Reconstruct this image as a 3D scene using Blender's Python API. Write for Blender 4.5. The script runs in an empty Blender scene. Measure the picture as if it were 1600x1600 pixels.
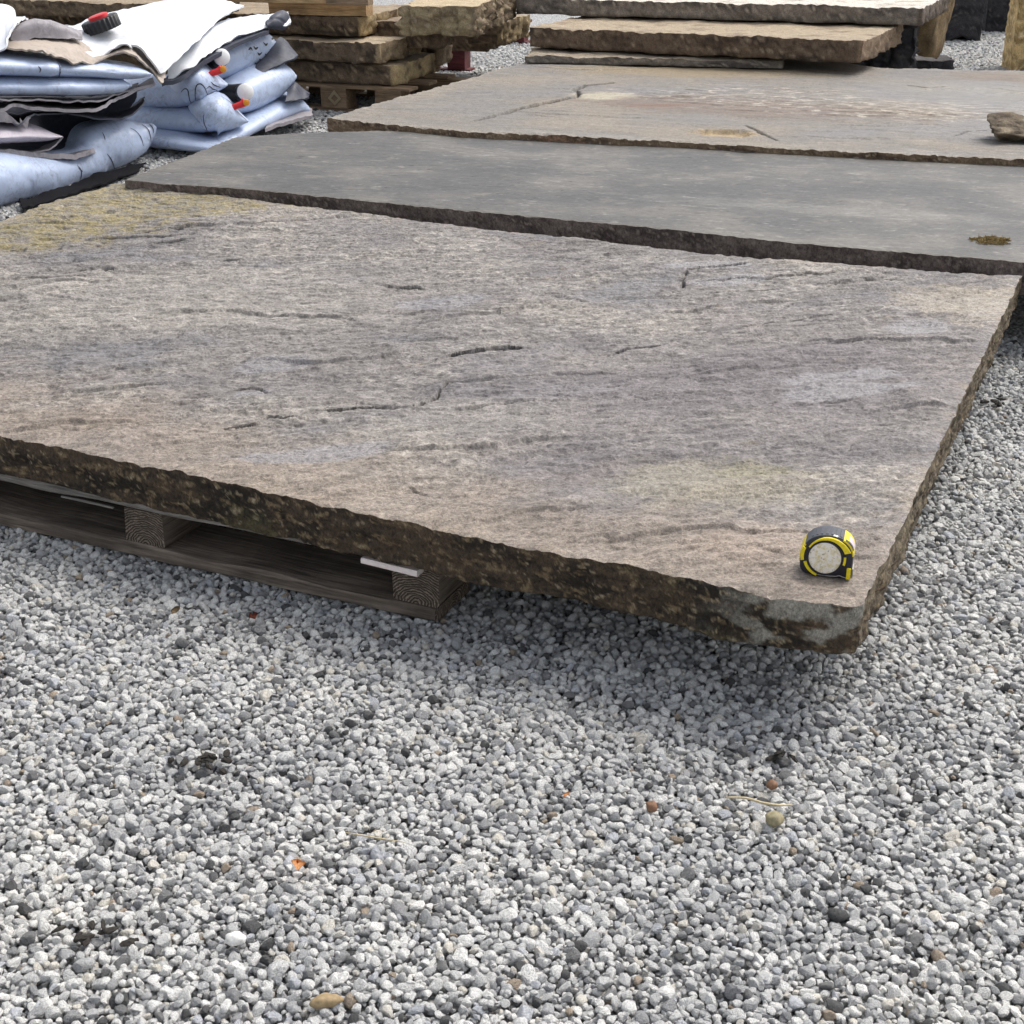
import bpy, bmesh, math, random
import numpy as np
from mathutils import Vector, Matrix, noise as mnoise

random.seed(7)
rng = np.random.default_rng(7)
sc = bpy.context.scene
C = sc.collection

# ------------------------------------------------------------------ camera, sky, sun, exposure
F_PX, HORIZON, EYE = 2213.0, -205.0, 1.35          # focal length (px of a 1600 px frame), horizon row, eye height
PITCH = math.atan((800 - HORIZON) / F_PX)
cam_d = bpy.data.cameras.new('camera')
cam_d.sensor_width = 36
cam_d.lens = 36 * F_PX / 1600
cam_d.clip_end = 500
cam = bpy.data.objects.new('camera', cam_d)
cam.location = (0, 0, EYE)
cam.rotation_euler = (math.pi / 2 - PITCH, 0, 0)
C.objects.link(cam)
sc.camera = cam

SUN_ELEV, SUN_AZ = math.radians(54), math.radians(50)   # azimuth from +Y (away from camera) towards +X
w = bpy.data.worlds.new('World')
sc.world = w
w.use_nodes = True
nt = w.node_tree
sky = nt.nodes.new('ShaderNodeTexSky')
sky.sky_type = 'NISHITA'
sky.sun_disc = False
sky.sun_elevation = SUN_ELEV
sky.sun_rotation = SUN_AZ
sky.air_density = 1.0
sky.dust_density = 3.0
nt.nodes['Background'].inputs['Strength'].default_value = 0.11
hs = nt.nodes.new('ShaderNodeHueSaturation')          # thin overcast: the blue is washed out of the sky
hs.inputs['Saturation'].default_value = 0.32
nt.links.new(sky.outputs[0], hs.inputs['Color'])
nt.links.new(hs.outputs[0], nt.nodes['Background'].inputs['Color'])
sun_d = bpy.data.lights.new('sun', 'SUN')
sun_d.energy = 1.35
sun_d.angle = math.radians(42)
sun_d.color = (1.0, 0.95, 0.88)
sun = bpy.data.objects.new('sun', sun_d)
sv = Vector((math.sin(SUN_AZ) * math.cos(SUN_ELEV), math.cos(SUN_AZ) * math.cos(SUN_ELEV), math.sin(SUN_ELEV)))
sun.rotation_euler = sv.to_track_quat('Z', 'Y').to_euler()
sun.location = sv * 30
C.objects.link(sun)
vs = sc.view_settings
vs.view_transform = 'Standard'
vs.look = 'None'
vs.gamma = 1
vs.use_curve_mapping = False
vs.exposure = 1.05

# ------------------------------------------------------------------ survey helpers
_c, _s = math.cos(PITCH), math.sin(PITCH)


def ray(px, py):
    x = (px - 800) / F_PX
    y = (800 - py) / F_PX
    return Vector((x, _c + y * _s, -_s + y * _c))


def at(px, py, z):
    """where the sight line through a pixel meets height z"""
    d = ray(px, py)
    return Vector((0, 0, EYE)) + d * ((z - EYE) / d.z)


def pt(px, py, Y):
    """where it meets the vertical plane Y metres ahead"""
    d = ray(px, py)
    return Vector((0, 0, EYE)) + d * (Y / d.y)


# ------------------------------------------------------------------ numpy noise
_perm = rng.permutation(4096).astype(np.int64)


def _h(*a):
    r = np.zeros_like(a[0])
    for k in a:
        r = _perm[(r + k) & 4095]
    return r


def perlin2(x, y):
    xi = np.floor(x).astype(np.int64); yi = np.floor(y).astype(np.int64)
    xf = x - xi; yf = y - yi
    u = xf * xf * xf * (xf * (xf * 6 - 15) + 10); v = yf * yf * yf * (yf * (yf * 6 - 15) + 10)

    def g(ix, iy, dx, dy):
        a = _h(ix, iy) * (2 * np.pi / 4096)
        return np.cos(a) * dx + np.sin(a) * dy
    n00 = g(xi, yi, xf, yf); n10 = g(xi + 1, yi, xf - 1, yf)
    n01 = g(xi, yi + 1, xf, yf - 1); n11 = g(xi + 1, yi + 1, xf - 1, yf - 1)
    return 1.5 * ((n00 * (1 - u) + n10 * u) * (1 - v) + (n01 * (1 - u) + n11 * u) * v)


def fbm(x, y, oct=4, gain=0.5, lac=2.07):
    r = np.zeros_like(x); a = 1.0; t = 0.0
    for i in range(oct):
        r = r + a * perlin2(x + 17.3 * i, y - 9.1 * i)
        t += a; a *= gain; x = x * lac; y = y * lac
    return r / t * 1.4


def sstep(a, b, x):
    t = np.clip((x - a) / (b - a), 0, 1)
    return t * t * (3 - 2 * t)


def mix(a, b, t):
    return a + (np.asarray(b) - a) * t[..., None]


# ------------------------------------------------------------------ object helpers
def tag(o, label=None, cat=None, group=None, kind=None):
    if label: o['label'] = label
    if cat: o['category'] = cat
    if group: o['group'] = group
    if kind or label: o['kind'] = kind or 'thing'
    return o


def link(name, me, parent=None, mats=()):
    o = bpy.data.objects.new(name, me)
    for m in mats:
        if m.name not in [x.name for x in me.materials if x]:
            me.materials.append(m)
    C.objects.link(o)
    if parent:
        o.parent = parent
    return o


def thing(name, label, cat, loc=(0, 0, 0), rz=0, group=None):
    o = bpy.data.objects.new(name, None)
    o.empty_display_size = 0.1
    C.objects.link(o)
    o.location = loc
    o.rotation_euler = (0, 0, rz)
    return tag(o, label, cat, group)


def np_mesh(name, V, Q, mat_idx=None, col=None, smooth=True, extra=None):
    """mesh from numpy verts and a list of quad arrays / ngon lists"""
    me = bpy.data.meshes.new(name)
    V = np.asarray(V, dtype=np.float32)
    Q = np.asarray(Q, dtype=np.int32)
    loops = Q.ravel()
    starts = np.arange(0, len(loops), 4, dtype=np.int32)
    ng = extra or []
    if ng:
        st = len(loops)
        ex = np.concatenate([np.asarray(n, dtype=np.int32) for n in ng])
        es = np.cumsum([0] + [len(n) for n in ng[:-1]]).astype(np.int32) + st
        loops = np.concatenate([loops, ex]); starts = np.concatenate([starts, es])
    me.vertices.add(len(V)); me.vertices.foreach_set('co', V.ravel())
    me.loops.add(len(loops)); me.loops.foreach_set('vertex_index', loops)
    me.polygons.add(len(starts)); me.polygons.foreach_set('loop_start', starts)
    if mat_idx is not None:
        me.polygons.foreach_set('material_index', np.asarray(mat_idx, dtype=np.int32))
    me.polygons.foreach_set('use_smooth', np.full(len(starts), smooth))
    me.update(calc_edges=True)
    if col is not None:
        a = me.color_attributes.new('tone', 'FLOAT_COLOR', 'POINT')
        a.data.foreach_set('color', np.asarray(col, dtype=np.float32).ravel())
    me.validate()
    return me


# ------------------------------------------------------------------ materials
class NT:
    def __init__(self, name, rough=0.8):
        self.m = bpy.data.materials.new(name)
        self.m.use_nodes = True
        self.t = self.m.node_tree
        self.b = self.t.nodes['Principled BSDF']
        self.b.inputs['Roughness'].default_value = rough
        self.b.inputs['Specular IOR Level'].default_value = 0.35

    def n(self, typ, **kw):
        nd = self.t.nodes.new(typ)
        for k, v in kw.items():
            if k.startswith('i_'):
                nd.inputs[k[2:].replace('_', ' ')].default_value = v
            else:
                setattr(nd, k, v)
        return nd

    def l(self, a, b):
        self.t.links.new(a, b)

    def noise(self, scale, detail=4, rough=0.6, vec=None, dist=0.0):
        nd = self.n('ShaderNodeTexNoise', i_Scale=scale, i_Detail=detail, i_Roughness=rough, i_Distortion=dist)
        if vec is not None: self.l(vec, nd.inputs['Vector'])
        return nd.outputs['Fac']

    def coord(self, which='Object', scale=None, rot=None):
        tc = self.n('ShaderNodeTexCoord')
        out = tc.outputs[which]
        if scale or rot:
            mp = self.n('ShaderNodeMapping')
            if scale: mp.inputs['Scale'].default_value = scale
            if rot: mp.inputs['Rotation'].default_value = rot
            self.l(out, mp.inputs['Vector']); out = mp.outputs[0]
        return out

    def ramp(self, fac, stops, interp='LINEAR'):
        r = self.n('ShaderNodeValToRGB')
        cr = r.color_ramp
        cr.interpolation = interp
        while len(cr.elements) < len(stops): cr.elements.new(0.5)
        for e, (p, c) in zip(cr.elements, stops):
            e.position = p
            e.color = (*c, 1) if len(c) == 3 else c
        self.l(fac, r.inputs[0])
        return r.outputs[0]

    def mixc(self, fac, a, b, mode='MIX'):
        nd = self.n('ShaderNodeMix', data_type='RGBA', blend_type=mode)
        for k, v in ((0, fac), (6, a), (7, b)):
            if hasattr(v, 'is_output'): self.l(v, nd.inputs[k])
            elif k == 0: nd.inputs[0].default_value = v
            else: nd.inputs[k].default_value = (*v, 1)
        return nd.outputs[2]

    def col(self, c):
        if hasattr(c, 'is_output'): self.l(c, self.b.inputs['Base Color'])
        else: self.b.inputs['Base Color'].default_value = (*c, 1)

    def rough(self, r):
        self.l(r, self.b.inputs['Roughness'])

    def bump(self, h, dist, strength=1.0, prev=None):
        nd = self.n('ShaderNodeBump')
        nd.inputs['Distance'].default_value = dist
        nd.inputs['Strength'].default_value = strength
        self.l(h, nd.inputs['Height'])
        if prev is not None: self.l(prev, nd.inputs['Normal'])
        self.l(nd.outputs[0], self.b.inputs['Normal'])
        return nd.outputs[0]


G = lambda v: (v, v, v)


def stone_mat(name, grain=1.0, bump=0.0018, r0=0.5, r1=0.9, aniso=(0.55, 1, 1), rot=0.2, wet=False):
    k = NT(name)
    at_ = k.n('ShaderNodeAttribute', attribute_name='tone')
    v = k.coord('Object', aniso, (0, 0, -rot))
    n1 = k.noise(150, 5, 0.7, v)
    n2 = k.noise(420, 3, 0.7, v)
    n3 = k.noise(38, 5, 0.65, v, 0.6)
    s1 = k.ramp(n1, [(0.30, G(0.52)), (0.5, G(1.0)), (0.68, G(1.42))])
    s2 = k.ramp(n2, [(0.34, G(0.74)), (0.5, G(1.0)), (0.66, G(1.26))])
    s3 = k.ramp(n3, [(0.32, G(0.8)), (0.68, G(1.2))])
    c = k.mixc(grain, at_.outputs['Color'], s1, 'MULTIPLY')
    c = k.mixc(grain, c, s2, 'MULTIPLY')
    c = k.mixc(grain, c, s3, 'MULTIPLY')
    k.col(c)
    # alpha of the tone holds the wetness
    r = k.n('ShaderNodeMapRange')
    r.inputs['To Min'].default_value = r1
    r.inputs['To Max'].default_value = r0
    k.l(at_.outputs['Alpha'], r.inputs['Value'])
    k.rough(r.outputs[0])
    b = k.bump(n3, bump * 2.2, 0.7)
    b = k.bump(n1, bump, 0.9, b)
    k.bump(n2, bump * 0.4, 0.7, b)
    return k.m


M = {}
M['slab'] = stone_mat('riven_sandstone', 1.0, 0.0034, 0.30, 0.82, (0.95, 1, 1), 0.22)
M['slab_side'] = stone_mat('weathered_stone_edge', 1.0, 0.004, 0.6, 0.92, (1, 1, 0.7), 0)
M['slab_sawn'] = stone_mat('sawn_grey_stone', 0.8, 0.0010, 0.42, 0.72, (0.4, 1, 1), 0.35)
M['block'] = stone_mat('quarried_stone', 0.9, 0.004, 0.6, 0.92, (1, 1, 1), 0)


def pebble_mat():
    k = NT('crushed_granite', 0.72)
    oi = k.n('ShaderNodeObjectInfo')
    rnd = oi.outputs['Random']
    base = k.ramp(rnd, [(0.0, (0.10, 0.10, 0.10)), (0.020, (0.20, 0.20, 0.20)), (0.055, (0.33, 0.33, 0.335)),
                        (0.13, (0.48, 0.48, 0.48)), (0.24, (0.60, 0.60, 0.59)), (0.37, (0.71, 0.705, 0.685)),
                        (0.55, (0.78, 0.775, 0.75)), (0.72, (0.84, 0.83, 0.80)), (0.86, (0.56, 0.575, 0.605)),
                        (0.90, (0.75, 0.71, 0.63)), (0.94, (0.88, 0.87, 0.83)), (0.992, (0.42, 0.34, 0.26))], 'CONSTANT')
    tc = k.n('ShaderNodeTexCoord')
    add = k.n('ShaderNodeVectorMath', operation='ADD')
    comb = k.n('ShaderNodeCombineXYZ')
    mul = k.n('ShaderNodeMath', operation='MULTIPLY'); mul.inputs[1].default_value = 91.0
    k.l(rnd, mul.inputs[0]); k.l(mul.outputs[0], comb.inputs[0]); k.l(mul.outputs[0], comb.inputs[2])
    k.l(tc.outputs['Object'], add.inputs[0]); k.l(comb.outputs[0], add.inputs[1])
    v = add.outputs[0]
    n1 = k.noise(3.2, 4, 0.7, v)
    n2 = k.noise(7.5, 2, 0.6, v)
    c = k.mixc(1.0, base, k.ramp(n1, [(0.3, G(0.66)), (0.52, G(1.0)), (0.7, G(1.2))]), 'MULTIPLY')
    fr = k.n('ShaderNodeMath', operation='FRACT')
    mul2 = k.n('ShaderNodeMath', operation='MULTIPLY'); mul2.inputs[1].default_value = 37.7
    k.l(rnd, mul2.inputs[0]); k.l(mul2.outputs[0], fr.inputs[0])
    c = k.mixc(fr.outputs[0], c, k.ramp(n2, [(0.36, G(0.55)), (0.46, G(1.0)), (0.65, G(1.12))]), 'MULTIPLY')
    geo = k.n('ShaderNodeNewGeometry')                  # damp and dusty areas of the yard
    nb = k.noise(2.3, 4, 0.6, geo.outputs['Position'])
    c = k.mixc(1.0, c, k.ramp(nb, [(0.3, (0.80, 0.81, 0.83)), (0.55, G(1.0)), (0.75, (1.06, 1.05, 1.02))]), 'MULTIPLY')
    k.col(c)
    b = k.bump(n1, 0.25, 0.5)
    k.bump(n2, 0.12, 0.4, b)
    return k.m


M['pebble'] = pebble_mat()


def ground_mat():
    k = NT('gravel_bed', 0.9)
    v = k.coord('Object')
    vo = k.n('ShaderNodeTexVoronoi', i_Scale=78.0)
    k.l(v, vo.inputs['Vector'])
    shade = k.ramp(vo.outputs['Color'], [(0.1, (0.30, 0.30, 0.31)), (0.45, (0.56, 0.56, 0.56)), (0.8, (0.74, 0.74, 0.73))])
    gap = k.ramp(vo.outputs['Distance'], [(0.35, G(1.0)), (0.75, G(0.35))])
    k.col(k.mixc(1.0, shade, gap, 'MULTIPLY'))
    inv = k.ramp(vo.outputs['Distance'], [(0.0, G(1.0)), (0.7, G(0.0))])
    k.bump(inv, 0.012, 1.0)
    return k.m


M['ground'] = ground_mat()


def wood_mat(name, dark, mid, light, axis=0, rough=0.85):
    k = NT(name, rough)
    s = [30.0, 30.0, 30.0]; s[axis] = 1.6
    v = k.coord('Object', tuple(s))
    n1 = k.noise(2.2, 6, 0.65, v, 0.4)
    n2 = k.noise(9.0, 3, 0.6, v)
    v2 = k.coord('Object')
    n3 = k.noise(7.0, 4, 0.6, v2)
    c = k.ramp(n1, [(0.3, dark), (0.5, mid), (0.72, light)])
    c = k.mixc(1.0, c, k.ramp(n2, [(0.35, G(0.7)), (0.6, G(1.12))]), 'MULTIPLY')
    c = k.mixc(1.0, c, k.ramp(n3, [(0.3, G(0.7)), (0.7, G(1.25))]), 'MULTIPLY')
    k.col(c)
    b = k.bump(n1, 0.003, 0.8)
    k.bump(n2, 0.0015, 0.6, b)
    return k.m


def endgrain_mat(name, dark, mid, light):
    k = NT(name, 0.9)
    v = k.coord('Object', (1, 1, 1.25))
    wv = k.n('ShaderNodeTexWave', wave_type='RINGS', rings_direction='X', i_Scale=48.0, i_Distortion=6.0, i_Detail=4.0)
    wv.inputs['Detail Scale'].default_value = 1.6
    k.l(v, wv.inputs['Vector'])
    n = k.noise(60, 4, 0.6, k.coord('Object'))
    c = k.ramp(wv.outputs['Fac'], [(0.1, dark), (0.5, mid), (0.9, light)])
    c = k.mixc(1.0, c, k.ramp(n, [(0.3, G(0.6)), (0.7, G(1.25))]), 'MULTIPLY')
    k.col(c)
    k.bump(wv.outputs['Fac'], 0.004, 0.9)
    return k.m


M['wood_old'] = wood_mat('weathered_pallet_wood', (0.060, 0.047, 0.038), (0.145, 0.115, 0.090), (0.25, 0.205, 0.165))
M['wood_deck'] = wood_mat('grey_pallet_deck', (0.11, 0.10, 0.09), (0.22, 0.205, 0.185), (0.34, 0.32, 0.29))
M['wood_end'] = endgrain_mat('pallet_end_grain', (0.07, 0.052, 0.04), (0.17, 0.132, 0.10), (0.27, 0.215, 0.165))
M['wood_pale'] = wood_mat('sawn_timber', (0.22, 0.13, 0.06), (0.36, 0.23, 0.11), (0.46, 0.32, 0.17))
M['wood_brown'] = wood_mat('brown_timber', (0.12, 0.08, 0.045), (0.22, 0.15, 0.09), (0.32, 0.23, 0.15))
M['wood_red'] = wood_mat('red_painted_timber', (0.05, 0.012, 0.014), (0.10, 0.022, 0.024), (0.14, 0.04, 0.038))


def tank_mat(name, base, dirt, amount, rough=0.38):
    k = NT(name, rough)
    k.b.inputs['Specular IOR Level'].default_value = 0.45
    v = k.coord('Object')
    n1 = k.noise(5, 5, 0.6, v, 0.5)
    n2 = k.noise(26, 5, 0.75, v, 1.0)
    n3 = k.noise(70, 3, 0.7, v)
    f = k.mixc(1.0, k.ramp(n1, [(0.42, G(0.15)), (0.75, G(1.0))]), k.ramp(n2, [(0.5 - amount * 0.1, G(0.0)), (0.78 - amount * 0.15, G(1.0))]), 'MULTIPLY')
    c = k.mixc(f, base, dirt)
    c = k.mixc(k.ramp(n3, [(0.66, G(0.0)), (0.73, G(0.55))]), c, dirt)
    k.col(c)
    k.rough(k.ramp(n2, [(0.3, G(rough - 0.06)), (0.7, G(rough + 0.2))]))
    b = k.bump(n1, 0.008, 0.35)
    k.bump(n2, 0.0012, 0.3, b)
    return k.m


M['tank'] = tank_mat('translucent_blue_white_plastic', (0.45, 0.53, 0.70), (0.10, 0.10, 0.12), 0.45, 0.30)
M['tank_top'] = tank_mat('white_plastic_sheet', (0.70, 0.72, 0.76), (0.45, 0.43, 0.42), 0.1)
M['tank_mauve'] = tank_mat('mauve_grey_plastic', (0.56, 0.51, 0.57), (0.20, 0.17, 0.19), 0.8, 0.5)
M['tank_grime'] = tank_mat('grimy_plastic_inside', (0.30, 0.28, 0.30), (0.06, 0.055, 0.06), 1.1, 0.6)
M['tank_dark'] = tank_mat('grimy_and_shaded_plastic', (0.055, 0.06, 0.085), (0.02, 0.02, 0.025), 0.8, 0.55)  # grimy plastic; also paints the shade inside the hollow tank
M['tank_tan'] = tank_mat('tan_stained_plastic', (0.40, 0.34, 0.29), (0.10, 0.08, 0.065), 0.9, 0.6)


def plain(name, c, rough=0.5, var=0.25, scale=300, bump=0.0004):
    k = NT(name, rough)
    n = k.noise(scale, 4, 0.65, k.coord('Object'))
    k.col(k.mixc(1.0, c, k.ramp(n, [(0.3, G(1 - var)), (0.7, G(1 + var))]), 'MULTIPLY'))
    if bump: k.bump(n, bump, 0.5)
    return k.m


M['cap_white'] = plain('white_cap_plastic', (0.78, 0.78, 0.78), 0.45, 0.06, 60)
M['valve_black'] = plain('black_valve_plastic', (0.018, 0.018, 0.02), 0.45, 0.3, 60)
M['handle_red'] = plain('red_handle_plastic', (0.62, 0.03, 0.035), 0.4, 0.1, 60)
M['handle_orange'] = plain('orange_pivot_plastic', (0.75, 0.30, 0.03), 0.4, 0.1, 60)
M['tape_black'] = plain('black_rubber', (0.022, 0.022, 0.03), 0.55, 0.35, 500)
M['tape_grey'] = plain('dusty_grey_rubber', (0.085, 0.09, 0.105), 0.65, 0.35, 420)
M['tape_yellow'] = plain('yellow_plastic', (0.78, 0.62, 0.02), 0.42, 0.15, 300)
M['tape_window'] = plain('pale_window', (0.62, 0.55, 0.66), 0.3, 0.2, 400)
M['metal'] = plain('steel', (0.42, 0.40, 0.36), 0.35, 0.2, 400)
M['tank_shade'] = plain('painted_shade_sheet', (0.008, 0.008, 0.010), 0.95, 0.4, 60)  # near-black, stands for the shade at the foot of the lowest tank
M['tank_shade'].node_tree.nodes['Principled BSDF'].inputs['Specular IOR Level'].default_value = 0.1
M['leaf'] = plain('dry_orange_leaf', (0.74, 0.40, 0.18), 0.7, 0.3, 200)
M['leaf_red'] = plain('dry_red_leaf', (0.20, 0.05, 0.03), 0.7, 0.3, 200)
M['straw'] = plain('dry_straw', (0.50, 0.42, 0.27), 0.75, 0.25, 300)
M['bark'] = plain('black_bark', (0.03, 0.026, 0.022), 0.85, 0.4, 300, 0.001)
M['moss'] = plain('dry_moss', (0.35, 0.265, 0.125), 0.9, 0.4, 200)
M['peb_olive'] = plain('olive_pebble', (0.27, 0.235, 0.14), 0.6, 0.22, 160, 0.0008)
M['peb_brown'] = plain('brown_pebble', (0.30, 0.22, 0.12), 0.65, 0.25, 160, 0.0008)
M['peb_pale'] = plain('pale_pebble', (0.70, 0.69, 0.66), 0.65, 0.22, 260, 0.0008)
M['peb_rust'] = plain('rusty_pebble', (0.22, 0.12, 0.07), 0.65, 0.25, 160, 0.0008)
M['foam'] = plain('white_packing', (0.80, 0.71, 0.68), 0.7, 0.06, 120)


def label_mat():
    k = NT('worn_label', 0.5)
    v = k.coord('Object')
    n1 = k.noise(190, 5, 0.7, v); n2 = k.noise(120, 4, 0.7, v)
    c = k.mixc(k.ramp(n2, [(0.47, G(0)), (0.62, G(1))]), (0.88, 0.82, 0.74), (0.70, 0.60, 0.30))
    k.col(k.mixc(k.ramp(n1, [(0.58, G(0)), (0.70, G(1))]), c, (0.10, 0.08, 0.06)))
    return k.m


M['label'] = label_mat()


# ------------------------------------------------------------------ stone slabs
def polyline_fn(pts, n):
    P = np.array([[p[0], p[1]] for p in pts], dtype=float)
    d = np.r_[0, np.cumsum(np.linalg.norm(np.diff(P, axis=0), axis=1))]
    t = np.linspace(0, d[-1], n)
    return np.c_[np.interp(t, d, P[:, 0]), np.interp(t, d, P[:, 1])]


def seg_dist(X, Y, P):
    """distance to a polyline (scaled up towards its ends and by a ragged width) and the side of its nearest segment"""
    best = np.full(X.shape, 9.0); side = np.zeros(X.shape); tt = np.zeros(X.shape)
    lens = [math.hypot(b[0] - a[0], b[1] - a[1]) for a, b in zip(P[:-1], P[1:])]
    tot = sum(lens); acc = 0.0
    for (a, b), ln in zip(zip(P[:-1], P[1:]), lens):
        ax, ay = a[0], a[1]; dx, dy = b[0] - ax, b[1] - ay
        L2 = dx * dx + dy * dy + 1e-12
        t = np.clip(((X - ax) * dx + (Y - ay) * dy) / L2, 0, 1)
        qx = X - ax - t * dx; qy = Y - ay - t * dy
        d = np.hypot(qx, qy)
        m = d < best
        best = np.where(m, d, best)
        side = np.where(m, np.sign(dx * qy - dy * qx), side)
        tt = np.where(m, (acc + t * ln) / tot, tt)
        acc += ln
    w_ = np.sin(np.pi * np.clip(tt, 0.03, 0.97)) ** 0.35 * (0.8 + 0.75 * fbm(tt * tot * 24 + P[0][0] * 9, tt * 0 + P[0][1], 3))
    return best / np.clip(w_, 0.22, 1.6), side


def slab(name, front, right, back, left, ztop, thick, res, nz, relief, color, side_color, mats,
         edge=0.010, side_rough=0.010, chip=0.012, parent=None, seed=0.0, ztilt=None):
    """a sheet of stone from four edge lines (front, back run left to right; left, right run front to back)"""
    LU = max(np.linalg.norm(np.diff(polyline_fn(front, 60), axis=0), axis=1).sum(), 0.05)
    LV = max(np.linalg.norm(np.diff(polyline_fn(right, 60), axis=0), axis=1).sum(), 0.05)
    nu = max(6, int(LU / res)); nv = max(5, int(LV / res))
    f, b = polyline_fn(front, nu), polyline_fn(back, nu)
    l, r = polyline_fn(left, nv), polyline_fn(right, nv)
    u = np.linspace(0, 1, nu)[None, :, None]; v = np.linspace(0, 1, nv)[:, None, None]
    P = ((1 - v) * f[None] + v * b[None] + (1 - u) * l[:, None] + u * r[:, None]
         - (1 - u) * (1 - v) * f[0] - u * (1 - v) * f[-1] - (1 - u) * v * b[0] - u * v * b[-1])
    U = np.broadcast_to(u[..., 0], (nv, nu)); Vv = np.broadcast_to(v[..., 0], (nv, nu))
    dist = np.minimum(np.minimum(U, 1 - U) * LU, np.minimum(Vv, 1 - Vv) * LV)
    X, Y = P[..., 0], P[..., 1]
    near = np.exp(-dist / 0.03)
    wx = fbm(X * 17 + seed, Y * 17, 4, 0.6); wy = fbm(X * 17 + 40 + seed, Y * 17 + 31, 4, 0.6)
    Xd = X + edge * near * wx; Yd = Y + edge * near * wy
    Z = ztop + relief(X, Y, dist)
    if ztilt is not None: Z = Z + ztilt(X, Y)
    cn = np.clip(fbm(X * 24 + 7 + seed, Y * 24, 4) * 0.9 + 0.35, 0, 1.6)
    Z = Z - chip * np.exp(-dist / 0.011) * cn
    top = np.stack([Xd, Yd, Z], -1).reshape(-1, 3)
    tcol = color(X, Y, dist).reshape(-1, 4)
    idx = np.arange(nu * nv).reshape(nv, nu)
    q = np.stack([idx[:-1, :-1], idx[:-1, 1:], idx[1:, 1:], idx[1:, :-1]], -1).reshape(-1, 4)
    ring = np.concatenate([idx[0, :-1], idx[:-1, -1], idx[-1, :0:-1], idx[:0:-1, 0]])
    R = top[ring]; nR = len(ring)
    base = P.reshape(-1, 2)[ring]
    tan = np.roll(base, -3, 0) - np.roll(base, 3, 0)
    tan /= np.linalg.norm(tan, axis=1, keepdims=True) + 1e-9
    nrm = np.c_[tan[:, 1], -tan[:, 0]]
    s = np.cumsum(np.r_[0, np.linalg.norm(np.diff(base, axis=0), axis=1)])
    zt0 = np.full(nR, ztop) if ztilt is None else ztop + ztilt(base[:, 0], base[:, 1])
    rows, cols = [], []
    for k in range(nz + 1):
        fr = k / nz
        z = R[:, 2] * (1 - fr) + (zt0 - thick * (1 + 0.10 * fbm(s * 5 + seed, s * 0 + 3.3, 3))) * fr
        blend = math.sin(min(1, fr * 2.5) * math.pi / 2)
        zz = z * 1.0
        dn = side_rough * (fbm(s * 15 + 5 + seed, zz * 32, 5, 0.65) * 1.3 + 0.35 * fbm(s * 2.6 + seed, zz * 5 + 9, 3)) * blend
        dn = dn - 0.35 * side_rough * fr * fr
        xy = R[:, :2] + nrm * dn[:, None]
        rows.append(np.c_[xy, z]); cols.append(side_color(s, z, fr, base))
    n0 = len(top)
    SV = np.concatenate(rows); SC = np.concatenate(cols)
    si = (np.arange((nz + 1) * nR) + n0).reshape(nz + 1, nR)
    sn = np.roll(si, -1, 1)
    sq = np.stack([si[:-1], si[1:], sn[1:], sn[:-1]], -1).reshape(-1, 4)
    bottom = list(si[-1][::-1])
    V = np.concatenate([top, SV]); Q = np.concatenate([q, sq])
    mi = np.r_[np.zeros(len(q)), np.ones(len(sq)), 1]
    c = np.concatenate([tcol, SC])
    me = np_mesh(name, V, Q, mi, c, True, [bottom])
    return link(name, me, parent, mats)


def A4(c, shape):
    return np.broadcast_to(np.array([*c, 0.0]), (*shape, 4)).copy()


def put(col, c, m):
    """blend a colour (3) into an (...,4) tone array by mask m"""
    col[..., :3] += (np.asarray(c) - col[..., :3]) * np.clip(m, 0, 1)[..., None]


def blob(X, Y, p, rx, ry, ang=0.0):
    c, s = math.cos(ang), math.sin(ang)
    dx, dy = X - p[0], Y - p[1]
    a = (c * dx + s * dy) / rx; b = (-s * dx + c * dy) / ry
    return np.exp(-(a * a + b * b))


# ---- slab 1: the big riven flag on the pallet
Z1 = 0.24
P1 = lambda L: [at(x, y, Z1) for x, y in L]
FR1, BR1, BL1 = at(1350, 940, Z1), at(1597, 430, Z1), at(200, 283, Z1)
FL1 = BL1 + (FR1 - BR1)
front1 = [FL1] + P1([(0, 680), (130, 706), (300, 742), (500, 786), (620, 812), (720, 835), (875, 862), (1050, 896), (1150, 921), (1232, 938), (1310, 946), (1350, 940)])
back1 = P1([(200, 283), (330, 303), (500, 325), (700, 350), (830, 365), (975, 380), (1130, 398), (1300, 410), (1500, 425), (1597, 430)])
right1 = P1([(1350, 940), (1402, 836), (1470, 692), (1540, 547), (1597, 430)])
left1 = [FL1] + P1([(0, 345), (60, 321), (100, 310), (150, 295), (200, 283)])

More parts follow.
